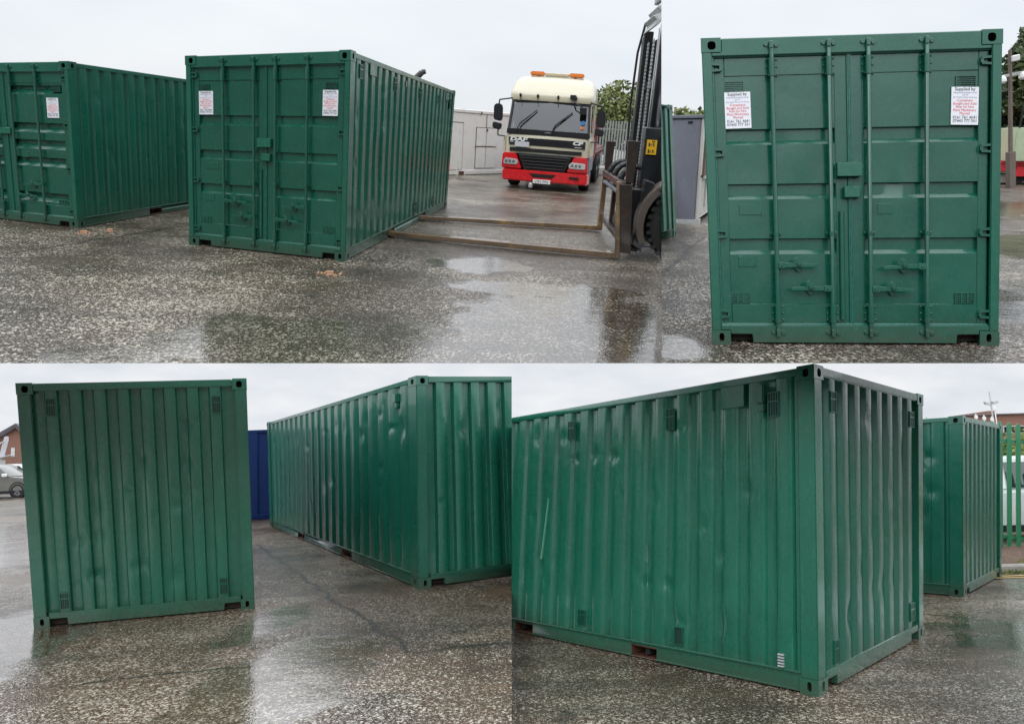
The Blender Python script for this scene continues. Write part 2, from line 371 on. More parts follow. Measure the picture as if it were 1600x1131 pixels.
    cw = t.math('ADD', t.math('MULTIPLY', rs, t.math('SUBTRACT', 1.0, t.math('MULTIPLY', P, .72))), t.math('MULTIPLY', P, .72), clamp=True)
    rough = t.n('MapRange', {'Value': P2, 'To Min': .42, 'To Max': .10}).outputs[0]
    t.set(Base_Color=col, Roughness=rough, IOR=1.33, Coat_Weight=cw, Coat_IOR=2.3,
          Coat_Roughness=t.n('MapRange', {'Value': P2, 'To Min': .17, 'To Max': .03}).outputs[0])
    hgt = t.math('MULTIPLY', t.math('SUBTRACT', 1.0, v1.outputs['Distance']), 1.0)
    stg = t.n('MapRange', {'Value': P2, 'To Min': .50, 'To Max': .09}).outputs[0]
    b0 = t.n('Bump', {'Height': t.noise(1.1, 4), 'Strength': .25, 'Distance': .05}).outputs[0]
    rip = t.n('Bump', {'Height': t.noise(16, 3), 'Strength': .10, 'Distance': .01, 'Normal': b0}).outputs[0]
    bb = t.n('Bump', {'Height': hgt, 'Strength': stg, 'Distance': .012, 'Normal': rip}).outputs[0]
    t.t.links.new(bb, t.b.inputs['Normal']); t.t.links.new(t.n('Bump', {'Height': hgt, 'Strength': t.math('MULTIPLY', stg, .45), 'Distance': .012, 'Normal': rip}).outputs[0], t.b.inputs['Coat Normal'])
    return t.m

# ------------------------------------------------------------------ ground sheets and the low sky over the two lower yards
SEAM_Y, SEAM_X1, SEAM_X2 = 567.5, 1033.5, 799.5
def plane_for(vert, c):   # world normal of the sight plane through a picture column / row, pointing right / down
    d = np.array([1, 0, -(c - CX) / FPX]) if vert else np.array([0, 1, -(c - CY) / FPX])
    return Vector((MQ['TL'].T @ d).tolist())
PL = {'TL': [(plane_for(1, SEAM_X1), -1), (plane_for(0, SEAM_Y), -1)], 'TR': [(plane_for(1, SEAM_X1), 1), (plane_for(0, SEAM_Y), -1)],
      'BL': [(plane_for(1, SEAM_X2), -1), (plane_for(0, SEAM_Y), 1)], 'BR': [(plane_for(1, SEAM_X2), 1), (plane_for(0, SEAM_Y), 1)]}
def sheet(name, q, mat, x0, x1, y0, y1, z=0.0, **kw):
    mb = MB(); mb.quad((x0, y0, z), (x1, y0, z), (x1, y1, z), (x0, y1, z))
    o = mb.build(name, mat, smooth=0); single(o, q, **kw); return o
g_tl = ground_mat('wet_asphalt_left_yard', 1.0,
    [(-1.3, 5.7, 2.3, 1.5, .1), (.6, 7.3, 1.5, 2.3, .2), (-.55, 10.3, .9, .65, -.3), (.25, 8.9, 1.4, .5, 0), (1.3, 9.1, .5, .35, 0), (-3.3, 5.3, .55, .5, 0)],
    [(*gp('TL', 0, 398)[:2], *gp('TL', 300, 352)[:2], .03)], (.075, .055, .036), grain=.80)
g_tr = ground_mat('wet_asphalt_right_yard', 1.0, [(1.35, 5.7, .35, .5, 0), (10, 12, 3, 2.5, 0), (5.6, 7.2, 1.2, 1.6, 0), (12, 22, 6, 5, 0)],
    [(*gp('TR', 1034, 430)[:2], *gp('TR', 1100, 370)[:2], .03)], (.060, .045, .034), wet=1.0, grain=.75)
g_bl = ground_mat('wet_asphalt_lower_left', 1.0, [(-5.5, 6.3, 1.3, 3.2, .1), (-12, 16, 5.5, 7, 0), (-1.9, 5.6, .75, 1.6, .15), (-2.6, 7.6, .35, 1.0, .2)],
    [(*gp('BL', 400, 850)[:2], *gp('BL', 520, 935)[:2], .03), (*gp('BL', 520, 935)[:2], *gp('BL', 645, 1018)[:2], .025), (*gp('BL', 645, 1018)[:2], *gp('BL', 800, 1003)[:2], .02), (*gp('BL', 130, 1066)[:2], *gp('BL', 400, 1040)[:2], .02), (*gp('BL', 400, 1040)[:2], *gp('BL', 560, 1028)[:2], .02)],
    (.120, .070, .038), patch=.75)
g_br = ground_mat('wet_asphalt_lower_right', 1.0, [(5.6, 7.0, 1.3, 2.0, -.3), (8.5, 10.5, 1.6, 1.4, 0), (4.6, 5.2, .6, .5, 0)],
    [(*gp('BR', 1446, 958)[:2], *gp('BR', 1600, 978)[:2], .02)], (.115, .072, .042), patch=.65)
sheet('asphalt_ground', 'TL', g_tl, -300, 300, -2, 500, kind='structure')
sheet('asphalt_ground', 'TR', g_tr, -100, 400, -2, 500, kind='structure')
sheet('asphalt_ground', 'BL', g_bl, -300, 300, -2, 500, kind='structure')
sheet('asphalt_ground', 'BR', g_br, -300, 300, -2, 500, kind='structure')
# sky over the lower yards: a cloud sheet that starts under the edge of the upper yards, runs back beneath them and curves down far behind
t = NT('overcast_sky'); tcg = t.n('Mapping', {'Vector': t.tc, 'Scale': (.012, .012, .03)}).outputs[0]
rr = t.n('ValToRGB', {'Fac': t.n('TexNoise', {'Vector': tcg, 'Scale': 1.6, 'Detail': 5}).outputs[0]}); setramp(rr, CLOUD)
t.set(Base_Color=(0, 0, 0), Roughness=1, Specular_IOR_Level=0, Emission_Color=rr.outputs[0], Emission_Strength=t.n('MapRange', {'Value': t.n('SeparateXYZ', {0: t.tc}).outputs[1], 'From Min': 20.0, 'From Max': 190.0, 'To Min': 2.4, 'To Max': 1.0}).outputs[0])  # unseen near part glows stronger, added to light the lower yards
mb = MB(); Mc = cam.matrix_world
prof = [(7.2, -.012)] + [(z, -(z - 7.2) * .2 - .012) for z in (8, 12, 30, 80, 200)] + [(330, -50), (430, -10), (470, 60), (480, 160), (480, 320)]
mb.grid(lambda u, v: Mc @ Vector((u * prof[v][0], -prof[v][1], -prof[v][0])), [-2.6, -1.3, 0, 1.3, 2.6], list(range(len(prof))))
o = mb.build('sky', t.m, smooth=60); o['kind'] = 'structure'

# ------------------------------------------------------------------ shipping containers
W, L, H = 2.438, 6.058, 2.591
BOXES = {
  'A': ('TL', [[[-4.895, 10.315, 0.0], [-4.262, 17.638, 0.0], [-2.459, 9.865, 0.0], [-1.826, 17.189, 0.0]], [[-4.81, 10.467, 2.592], [-4.14, 17.698, 2.415], [-2.398, 10.02, 2.787], [-1.728, 17.251, 2.61]]]),
  'B': ('TL', [[[-9.283, 11.454, 0.0], [-8.432, 17.168, 0.0], [-6.936, 10.977, 0.0], [-6.084, 16.691, 0.0]], [[-9.257, 11.619, 2.298], [-8.384, 17.236, 2.19], [-6.862, 11.128, 2.442], [-5.988, 16.746, 2.334]]]),
  'C': ('TR', [[[1.701, 5.783, 0.0], [1.886, 11.838, 0.0], [4.097, 5.709, 0.0], [4.282, 11.764, 0.0]], [[1.598, 6.459, 2.487], [1.865, 12.511, 2.487], [4.067, 6.35, 2.536], [4.334, 12.402, 2.536]]]),
  'D': ('BL', [[[-5.181, 7.703, 0.0], [-6.633, 13.585, 0.0], [-3.031, 8.234, 0.0], [-4.484, 14.116, 0.0]], [[-5.115, 7.195, 2.567], [-6.529, 13.085, 2.567], [-2.932, 7.719, 2.571], [-4.347, 13.609, 2.571]]]),
  'E': ('BL', [[[-1.267, 8.921, 0.0], [-5.93, 17.048, 0.0], [0.917, 10.022, 0.0], [-3.746, 18.149, 0.0]], [[-1.229, 8.927, 2.64], [-5.984, 17.03, 2.464], [0.917, 10.063, 2.649], [-3.838, 18.166, 2.473]]]),
  'F': ('BR', [[[2.305, 5.834, 0.0], [-1.119, 9.731, 0.0], [4.208, 7.728, 0.0], [0.785, 11.625, 0.0]], [[2.526, 5.827, 2.619], [-0.943, 9.843, 2.472], [4.439, 7.594, 2.509], [0.97, 11.609, 2.362]]]),
  'G': ('BR', [[[5.993, 9.912, 0.0], [1.77, 14.16, 0.0], [7.695, 11.652, 0.0], [3.473, 15.9, 0.0]], [[6.226, 9.781, 2.431], [1.9, 14.145, 2.497], [7.931, 11.493, 2.393], [3.604, 15.857, 2.459]]]),
}
def swing(key, ang):    # turn the long sides of a box (their far ends) to a bearing
    B = BOXES[key][1]; d = Vector((math.sin(R(ang)), math.cos(R(ang)), 0)) * 6.058
    for k in (0, 1):
        for i in (0, 1): B[k][i * 2 + 1] = list(Vector(B[k][i * 2]) + d)
swing('C', 17.2); swing('D', -21.5)
def rectbox(q, o, xh, h=2.5, l=6.058, w=2.438, lean=(0, 0)):
    o = Vector((*o, 0)); xh = Vector((*xh, 0)).normalized(); yh = Vector((-xh.y, xh.x, 0))
    return (q, [[list(o + xh * w * i + yh * l * j + Vector((lean[0] * k, lean[1] * k, h * k))) for i in (0, 1) for j in (0, 1)] for k in (0, 1)])
_R = gp('TR', 1058, 369); _x = Vector((.844, -.536, 0)); _y = Vector((.536, .844, 0))
BOXES['H'] = rectbox('TR', (_R - _y * 6.058 - _x * 2.438)[:2], (.844, -.536), 2.42, lean=(-.24, 0))
_b = gp('BL', 392, 812.5); _c = gp('BL', 424, 811)
_d = (_c - _b).normalized()
BOXES['N'] = rectbox('BL', (_b - _d * 3.2)[:2], (_d.x, _d.y), 2.36, w=5.0)   # blue box: its long face towards the camera

def holed(mb, o, u, v, w, h, cu, cv, ru, rv, nrm, depth, m=0, mh=1, n=20):
    """a rectangular face with an oval hole sunk into it"""
    o, u, v, nrm = map(Vector, (o, u, v, nrm)); outer = []; inner = []
    for i in range(n):
        a = 2 * math.pi * (i + .5) / n; c, s = math.cos(a), math.sin(a)
        e = 2 / 2.8; inner.append((cu + ru * math.copysign(abs(c) ** e, c), cv + rv * math.copysign(abs(s) ** e, s)))
        tx = ((w - cu) if c > 0 else cu) / max(abs(c), 1e-6); ty = ((h - cv) if s > 0 else cv) / max(abs(s), 1e-6); k = min(tx, ty)
        outer.append((cu + c * k, cv + s * k))
    # snap the outer points nearest to the corners onto them
    for cx, cy in ((0, 0), (w, 0), (w, h), (0, h)):
        j = min(range(n), key=lambda i: (outer[i][0] - cx) ** 2 + (outer[i][1] - cy) ** 2); outer[j] = (cx, cy)
    P = lambda a, dd=0: o + u * a[0] + v * a[1] - nrm * dd
    b = [P(a) for a in outer] + [P(a) for a in inner]
    mb.add(b, [(i, (i + 1) % n, n + (i + 1) % n, n + i) for i in range(n)], m)
    b2 = [P(a) for a in inner] + [P(a, .018) for a in inner] + [P(a, depth) for a in inner]
    mb.add(b2[:2 * n], [(i, (i + 1) % n, n + (i + 1) % n, n + i) for i in range(n)], m)
    mb.add(b2[n:], [(i, (i + 1) % n, n + (i + 1) % n, n + i) for i in range(n)] + [tuple(range(n, 2 * n))], mh)

class Container:
    def __init__(s, key, label, mats, cat='shipping container', group='green steel shipping containers', name='shipping_container'):
        s.key = key; s.q, s.B = BOXES[key]; g = s.B[0]
        ex = Vector(g[2]) - Vector(g[0]); s.yaw = math.atan2(ex.y, ex.x)
        s.o = (Vector(g[0]) + Vector(g[1]) + Vector(g[2]) + Vector(g[3])) / 4; s.o.z = 0
        s.root = thing(name, s.q, s.o, s.yaw, label, cat, group)
        s.inv = (Matrix.Translation(s.o) @ Matrix.Rotation(s.yaw, 4, 'Z')).inverted()
        s.C = [[[Vector(s.B[k][i * 2 + j]) for k in (0, 1)] for j in (0, 1)] for i in (0, 1)]
        s.mat, s.mat2 = mats; s.rnd = random.Random(hash(key) % 1000 if False else ord(key) * 13)
        s.solid()
    def warp(s, p):
        a, b, c = p[0] / W, p[1] / L, p[2] / H; r = Vector()
        for i, wa in ((0, 1 - a), (1, a)):
            for j, wb in ((0, 1 - b), (1, b)):
                r += (s.C[i][j][0] * (1 - c) + s.C[i][j][1] * c) * (wa * wb)
        return s.inv @ r
    def bld(s, mb, name, mats, parent=None, **kw):
        return mb.build(name, mats, parent or s.root, warp=s.warp, **kw)
    def solid(s):
        e = .004
        for i in (0, 1):
            for j in (0, 1):
                for k in (0, 1):
                    mb = MB(); x0, x1 = (0, .165) if i == 0 else (W - .165, W); y0, y1 = (0, .178) if j == 0 else (L - .178, L); z0, z1 = (0, .12) if k == 0 else (H - .12, H)
                    cz = .062 if k == 0 else .056
                    # the two outward faces carry slots
                    if j == 0: holed(mb, (x0, y0, z0), (1, 0, 0), (0, 0, 1), x1 - x0, z1 - z0, (.088 if i == 0 else .077), cz, .022 if k == 0 else .034, .036, (0, -1, 0), .09)
                    else: mb.quad((x0, y1, z0), (x1, y1, z0), (x1, y1, z1), (x0, y1, z1))
                    xs = x0 if i == 0 else x1
                    holed(mb, (xs, y0, z0), (0, 1, 0), (0, 0, 1), y1 - y0, z1 - z0, (.088 if j == 0 else .09), cz, .022 if k == 0 else .030, .036, (-1 if i == 0 else 1, 0, 0), .05)
                    xi = x1 if i == 0 else x0; yi = y1 if j == 0 else y0
                    mb.quad((xi, y0, z0), (xi, y1, z0), (xi, y1, z1), (xi, y0, z1))
                    if j == 0: mb.quad((x0, yi, z0), (x1, yi, z0), (x1, yi, z1), (x0, yi, z1))
                    else: mb.quad((x0, yi, z0), (x1, yi, z0), (x1, yi, z1), (x0, yi, z1))
                    mb.quad((x0, y0, z1), (x1, y0, z1), (x1, y1, z1), (x0, y1, z1)); mb.quad((x0, y0, z0), (x1, y0, z0), (x1, y1, z0), (x0, y1, z0))
                    s.bld(mb, 'corner_casting', [s.mat, M['hole']], smooth=25)
        mb = MB(); mb.grid(lambda x, y: (x, y, H - .03 + .012 * math.sin(y * 22)), np.linspace(.05, W - .05, 3).tolist(), np.linspace(.1, L - .1, 81).tolist())
        s.bld(mb, 'roof', s.mat, smooth=40)
        mb = MB(); mb.box(.07, W - .07, .1, L - .1, .125, .15)
        for k in range(14): mb.box(.07, W - .07, .3 + k * .42, .36 + k * .42, .04, .124)
        s.bld(mb, 'floor', M['under'], smooth=0)
    def rail_side(s, i, pockets=True):
        X = lambda a: a if i == 0 else W - a
        def bx(mb, a0, a1, *r, m=0): mb.box(min(X(a0), X(a1)), max(X(a0), X(a1)), *r, m)
        mb = MB(); bx(mb, .006, .066, .170, L - .170, H - .078, H - .012); s.bld(mb, 'top_rail', s.mat, bevel=.006)
        mb = MB(); cuts = [(.170, L - .170)]
        if pockets:
            cuts = [(.170, 1.84), (2.20, 3.86), (4.22, L - .170)]
            for y0, y1 in ((1.84, 2.20), (3.86, 4.22)):      # tunnel lining
                bx(mb, .02, .5, y0 - .004, y0 + .002, .02, .122, m=1); bx(mb, .02, .5, y1 - .002, y1 + .004, .02, .122, m=1)
                bx(mb, .02, .5, y0, y1, .112, .122, m=1); bx(mb, .5, .51, y0, y1, .012, .122, m=2); bx(mb, .02, .5, y0, y1, .010, .018, m=1)
        for y0, y1 in cuts: bx(mb, .020, .045, y0, y1, .022, .150); bx(mb, .012, .075, y0, y1, .012, .026)
        bx(mb, .004, .05, .170, L - .170, .146, .162)
        if pockets:
            for y0, y1 in ((1.84, 2.20), (3.86, 4.22)): bx(mb, .020, .045, y0, y1, .122, .150)
        s.bld(mb, 'bottom_rail', [s.mat, M['rust'], M['hole']], bevel=.002)
        for j in (0, 1):
            y0, y1 = (.004, .172) if j == 0 else (L - .172, L - .004)
            mb = MB(); bx(mb, .004, .14 if j or s.endkind == 'wall' else .085, y0, y1, .115, H - .115)
            if j == 0: bx(mb, .020, .06, y1 - .002, y1 + .045, .15, H - .07)
            s.bld(mb, 'corner_post', s.mat, bevel=.008, seg=2)
    def sill(s, mb, ya, yb, xe, zt):
        x0, x1 = xe, W - xe
        mb.prism([(x0, zt), (x0, .088), (.350, .088), (.356, .014), (W - .356, .014), (W - .350, .088), (x1, .088), (x1, zt)], 1, min(ya, yb), max(ya, yb))
    def dents(s, n, a0, a1, z0, z1, amp=.020, spots=()):
        D = [(s.rnd.uniform(a0, a1), s.rnd.uniform(z0, z1), s.rnd.uniform(.02, .07), s.rnd.uniform(.03, .12), s.rnd.uniform(-.3, 1) * amp) for _ in range(n)]
        return D + list(spots)
    def wall_side(s, i, n=20, y0=.172, y1=L - .172, depth=.036, nd=26, spots=(), phase=0.0):
        X = lambda a: a if i == 0 else W - a
        p = (y1 - y0) / n; us = [(y0 - .06, 1)]
        for k in range(n):
            b = y0 + k * p
            for f, d in ((0, 1), (.13, 1), (.155, .93), (.245, .07), (.27, 0), (.42, 0), (.60, 0), (.73, 0), (.755, .07), (.845, .93), (.87, 1)): us.append((b + f * p, d))
        us += [(y1, 1), (y1 + .06, 1)]
        D = s.dents(nd, y0, y1, .25, H - .25, spots=spots); seed = ord(s.key) * 1.7
        zs = np.linspace(.156, H - .074, 72 if nd >= 10 else 16).tolist()
        def fn(u, z):
            y, d = u; off = .012 + depth * d
            for (a, b, ra, rb, am) in D:
                q = ((y - a) / ra) ** 2 + ((z - b) / rb) ** 2
                if q < 6: off += am * math.exp(-q)
            edge = min(1, (z - .156) / .15, (H - .074 - z) / .15)
            off += .005 * edge * mnoise.noise(Vector((y * 2.1, z * 1.3, seed)))
            yy = y + .005 * edge * mnoise.noise(Vector((y * 3, z * 1.6, seed + 5)))
            return (X(max(off, .002)), yy, z)
        mb = MB(); mb.grid(fn, us, zs); s.bld(mb, 'side_wall', s.mat, smooth=26)
    def wall_end(s, j=0, nd=14, spots=()):
        Y = lambda a: a if j == 0 else L - a
        us = [(.09, 1), (.150, 1)]
        x = .282
        while x < 2.2:
            us += [(x - .022, 1), (x - .017, .95), (x - .002, .05), (x + .004, 0), (x + .06, 0), (x + .110, 0), (x + .116, .05), (x + .131, .95), (x + .137, 1), (x + .19, 1)]; x += .2485
        us = [u for u in us if u[0] < W - .155] + [(W - .150, 1), (W - .09, 1)]
        D = s.dents(nd, .3, 2.1, .3, 2.3, spots=spots); seed = ord(s.key) * 2.3; zs = np.linspace(.150, H - .082, 72 if nd >= 4 else 16).tolist()
        def fn(u, z):
            a, d = u; off = .014 + .048 * d
            for (da, db, ra, rb, am) in D:
                q = ((a - da) / ra) ** 2 + ((z - db) / rb) ** 2
                if q < 6: off += am * math.exp(-q)
            off += .003 * mnoise.noise(Vector((a * 2.5, z * 1.5, seed)))
            return (a + .003 * mnoise.noise(Vector((a * 3, z * 1.4, seed + 9))), Y(max(off, .003)), z)
        mb = MB(); mb.grid(fn, us, zs); s.bld(mb, 'end_wall', s.mat2, smooth=35)
        def by(mb, a0, a1, x0, x1, z0, z1): mb.box(x0, x1, min(Y(a0), Y(a1)), max(Y(a0), Y(a1)), z0, z1)
        mb = MB(); by(mb, .004, .07, .165, W - .165, H - .086, H - .008); s.bld(mb, 'end_header', s.mat, bevel=.008, seg=2)
        mb = MB(); s.sill(mb, Y(.006), Y(.08), .160, .157); by(mb, .081, .10, .165, W - .165, .014, .088)  # dark strip behind the notches paints in their shade
        mb.m[-6:] = [1] * 6; s.bld(mb, 'end_sill', [s.mat, M['hole']], bevel=.006)
    def vent(s, face, a0, a1, z0, z1, bars='v', parent=None, kind='vent', off=.002):
        """louvre on a wall: face 'x0','xW','y0'"""
        mb = MB()
        def bx(d0, d1, aa, ab, za, zb, m=0):
            if face == 'x0': mb.box(d0, d1, aa, ab, za, zb, m)
            elif face == 'xW': mb.box(W - d1, W - d0, aa, ab, za, zb, m)
            else: mb.box(aa, ab, d0, d1, za, zb, m)
        f = off; bx(f + .004, f + .02, a0, a1, z0, z1, 1); r = .006
        bx(f - .006, f + .012, a0 - r, a0, z0 - r, z1 + r); bx(f - .006, f + .012, a1, a1 + r, z0 - r, z1 + r); bx(f - .005, f + .012, a0, a1, z0 - r, z0); bx(f - .005, f + .012, a0, a1, z1, z1 + r)
        if bars == 'v':
            n = max(3, int((a1 - a0) / .020))
            for k in range(1, n): a = a0 + (a1 - a0) * k / n; bx(f - .003, f + .004, a - .003, a + .003, z0, z1)
            bx(f - .004, f + .005, a0, a1, (z0 + z1) / 2 + .02, (z0 + z1) / 2 + .03)
        elif bars == 'h':
            n = max(3, int((z1 - z0) / .014))
            for k in range(1, n): z = z0 + (z1 - z0) * k / n; bx(f - .003, f + .006, a0, a1, z - .003, z + .003)
        elif bars == 'x':
            n = 5
            for k in range(1, n): z = z0 + (z1 - z0) * k / n; bx(f - .003, f + .006, a0, a1, z - .004, z + .004)
            for k in range(1, 3): a = a0 + (a1 - a0) * k / 3; bx(f - .006, f + .006, a - .006, a + .006, z0, z1)
        else: pass
        s.bld(mb, kind, [s.mat2, M['vent']], parent, smooth=0)
    def plate(s, face, a0, a1, z0, z1, th=.01, off=.010, name='cover_plate', parent=None, mat=None):
        mb = MB()
        if face == 'x0': mb.box(off - th, off + .03, a0, a1, z0, z1)
        elif face == 'xW': mb.box(W - off - .03, W - off + th, a0, a1, z0, z1)
        else: mb.box(a0, a1, off - th, off + .012, z0, z1)
        s.bld(mb, name, mat or s.mat, parent, bevel=.004)
    def lockvent(s, a0, a1, z0, z1):   # small ventilator box hung on the side
        mb = MB(); mb.box(-.03, .05, a0, a1, z0 + .075, z1); mb.box(-.004, .05, a0 + .01, a1 - .01, z0, z0 + .076); mb.box(-.012, .05, a0 + .0, a1 - .03, z0, z0 + .02)
        s.bld(mb, 'ventilator_box', s.mat2, bevel=.012, seg=2)
    def doors(s, style='A', open_bands=None):
        g = s.mat2
        mb = MB(); mb.prism([(.085, H - .155), (.085, H - .121), (.166, H - .121), (.166, H - .008), (W - .166, H - .008), (W - .166, H - .121), (W - .085, H - .121), (W - .085, H - .155)], 1, .006, .07)
        s.bld(mb, 'door_header', s.mat, bevel=.007)
        mb = MB(); mb.prism([(.085, .166), (.085, .122), (.166, .122), (.166, .088), (.350, .088), (.356, .014), (W - .356, .014), (W - .350, .088), (W - .166, .088), (W - .166, .122), (W - .085, .122), (W - .085, .166)], 1, .005, .09)
        mb.box(.165, W - .165, .091, .11, .014, .088, 1)  # dark strip stands in for the shade behind the sill notches
        s.bld(mb, 'door_sill', [s.mat, M['hole']], bevel=.006)
        f = .042                          # door leaf outer face
        bands = {'A': [(1.685, 1.819), (1.224, 1.356), (.758, .893)], 'B': [(2.10, 2.235), (1.50, 1.655), (1.235, 1.385), (.955, 1.105), (.375, .53)]}[style]
        slope = {'A': (.012, .032), 'B': (.030, .075)}[style]; dep = {'A': .027, 'B': .058}[style]
        ztop, zbot = H - .160, .172
        for d in (0, 1):
            x0, x1 = (.098, 1.205) if d == 0 else (1.213, W - .098)
            px0, px1 = (.182, 1.084) if d == 0 else (1.320, W - .180)
            mb = MB()
            mb.box(x0, px0, f, f + .05, zbot, ztop); mb.box(px1, x1, f, f + .05, zbot, ztop)     # stiles
            mb.box(px0, px1, f - .0, f + .05, 2.267, ztop - .002); mb.box(px0, px1, f - .0, f + .05, zbot + .002, .338)
            s_out = s.bld(mb, 'door', g, bevel=.005)
            prof = [(.339, 0)]
            for z0, z1 in sorted(bands): prof += [(z0, 0), (z0 + .001, .0), (z0 + slope[1], 1), (z1 - slope[0], 1), (z1, 0)]
            prof += [(2.266, 0)]
            zz = []
            for (za, da), (zb, db) in zip(prof[:-1], prof[1:]):
                k = 4 if zb - za > .12 else 1
                zz += [(za + (zb - za) * i / k, da + (db - da) * i / k) for i in range(k)]
            zz.append(prof[-1]); seed = ord(s.key) + d * 7; D = s.dents(9, px0, px1, .4, 2.2, .010)
            def fn(x, z):
                y = f + .007 + dep * z[1] + .006 * mnoise.noise(Vector((x * 3, z[0] * 3, seed)))
                ed = min(1, (x - px0) / .04, (px1 - x) / .04)
                if ed < .99 and z[1] > 0: y = f + .009 + dep * z[1]
                for (da, db, ra, rb, am) in D:
                    q = ((x - da) / ra) ** 2 + ((z[0] - db) / rb) ** 2
                    if q < 6: y += am * math.exp(-q) * ed
                return (x, y, z[0])
            mb = MB(); mb.grid(fn, np.linspace(px0, px1, 26).tolist(), zz); s.bld(mb, 'panel', g, s_out, smooth=32)
            # rubber seal round the leaf
            mb = MB(); gx0, gx1 = x0 - .006, x1 + .006
            for a, b in (((gx0, f - .004, zbot), (gx0, f - .004, ztop)), ((gx0, f - .006, ztop + .004), (gx1, f - .006, ztop + .004)), ((gx0, f - .006, zbot - .006), (gx1, f - .006, zbot - .006))): mb.cyl(a, b, .013, n=8)
            if d == 1: mb.box(1.188, 1.222, f - .012, f + .01, zbot - .004, ztop)
            s.bld(mb, 'door_seal', M['gasket'], s_out, smooth=60)
            for bx in ((.575, 1.041) if d == 0 else (1.361, 1.831)):
                mb = MB(); yb = f - .044
                mb.cyl((bx, yb, .09), (bx, yb, 2.535), .020, n=12)
                for z in (2.52, .103):            # cam ends and keepers
                    mb.box(bx - .016, bx + .016, yb - .026, yb + .02, z - .030, z + .030); mb.cyl((bx - .042, yb - .004, z + .004), (bx - .042, .008, z + .004), .020, n=8); mb.cyl((bx + .042, yb - .004, z - .004), (bx + .042, .008, z - .004), .020, n=8)
                    mb.box(bx - .05, bx + .05, yb + .006, yb + .024, z - .024, z + .024)
                s.bld(mb, 'locking_bar', g, s_out, bevel=.003)
                for z, hh in ((2.335, .075), (.262, .070)):
                    mb = MB(); mb.box(bx - .052, bx + .052, f - .006, f + .004, z - hh, z + hh); mb.cyl((bx, yb, z - hh), (bx, yb, z + hh), .026, n=10)
                    for sx in (-1, 1):
                        mb.box(min(bx, bx + sx * .03), max(bx, bx + sx * .03), yb, f, z - hh, z - hh + .012); mb.box(min(bx, bx + sx * .03), max(bx, bx + sx * .03), yb, f, z + hh - .012, z + hh)
                        for zz2 in (-.8, 0, .8): mb.lathe((bx + sx * .042, f - .005, z + hh * zz2), (0, -1, 0), [(0, .0085), (.007, .0085), (.010, .004)], 6)
                    s.bld(mb, 'bar_bracket', g, s_out, smooth=30)
                mb = MB(); mb.box(bx - .046, bx + .046, f - .005, f + .012, .920, .958); mb.cyl((bx, yb, .925), (bx, yb, .953), .025, n=10); mb.box(bx - .02, bx + .02, yb, f, .93, .95)
                for sx in (-1, 1): mb.lathe((bx + sx * .038, f - .004, .939), (0, -1, 0), [(0, .009), (.008, .009), (.011, .004)], 6)
                s.bld(mb, 'bar_bracket', g, s_out, smooth=30)
            hs = ((.575, .933, .676), (1.041, .690, .479)) if d == 0 else ((1.361, 1.723, .474), (1.831, 1.470, .662))
            for hx, he, hz in hs:
                sg = 1 if he > hx else -1; mb = MB(); yh = f - .052
                mb.box(min(hx + sg * .012, hx + sg * .072), max(hx + sg * .012, hx + sg * .072), yh - .016, yh + .014, hz - .024, hz + .024)
                mb.prism([(hx + sg * .07, hz - .018), (hx + sg * .17, hz - .017), (he, hz - .015 - .012 * (d == 1)), (he, hz + .010 - .012 * (d == 1)), (hx + sg * .17, hz + .016), (hx + sg * .07, hz + .018)], 1, yh - .010, yh + .006)
                mx = hx + (he - hx) * .52
                mb.lathe((mx, yh - .004, hz + .012), (0, -1, 0), [(0, .024), (.014, .024), (.018, .016)], 12)
                mb.prism([(mx - .040, hz + .058), (mx - .006, hz + .070), (mx + .026, hz + .012), (mx - .006, hz)], 1, yh - .028, yh - .012)
                mb.box(mx - .034, mx + .034, f - .012, f + .006, hz - .045, hz + .012); mb.cyl((mx, f - .012, hz - .040), (mx, f + .006, hz - .040), .026, n=12)
                mb.lathe((hx + sg * .042, yh - .016, hz), (0, -1, 0), [(0, .010), (.008, .010)], 8)
                s.bld(mb, 'door_handle', g, s_out, bevel=.002)
            for hz in (2.345, 1.628, .939, .258):
                mb = MB(); e0 = x0 - .052 if d == 0 else x1 + .052; sg = 1 if d == 0 else -1
                pts = [(e0, hz - .040), (e0 + sg * .05, hz - .040), (e0 + sg * .10, hz - .028), (e0 + sg * .118, hz - .012), (e0 + sg * .118, hz + .014), (e0 + sg * .10, hz + .028), (e0 + sg * .05, hz + .036), (e0, hz + .040)]
                for k in range(2):
                    zc = hz + (.030 if k else -.030)
                    mb.prism([(e0, zc - .010), (e0 + sg * .115, zc - .010 + (-.008 if k else .008)), (e0 + sg * .115, zc + .008 + (-.008 if k else .008)), (e0, zc + .010)], 1, f - .030, f - .002)
                mb.prism([(e0 + sg * .100, hz - .034), (e0 + sg * .124, hz - .016), (e0 + sg * .124, hz + .016), (e0 + sg * .100, hz + .034)], 1, f - .028, f - .002)
                mb.cyl((e0 + sg * .012, f - .014, hz - .052), (e0 + sg * .012, f - .014, hz + .052), .014, n=8)
                s.bld(mb, 'hinge', g, s_out, smooth=30)
            va = ((.185, .335) if d == 0 else (2.080, 2.232))
            s.vent('y0', va[0], va[1], 2.142, 2.218, 'h', s_out, off=f + .004); s.vent('y0', va[0], va[1], .350, .424, 'x', s_out, off=f + .004)
            if d == 0: s.plate('y0', .269, .460, 1.092, 1.187, .004, f + .006, 'blank_plate', s_out, g); s.plate('y0', .250, .398, .650, .745, .004, f + .006, 'blank_plate', s_out, g)
            else: s.plate('y0', 1.43, 1.565, 1.09, 1.18, .004, f + .006, 'blank_plate', s_out, g)
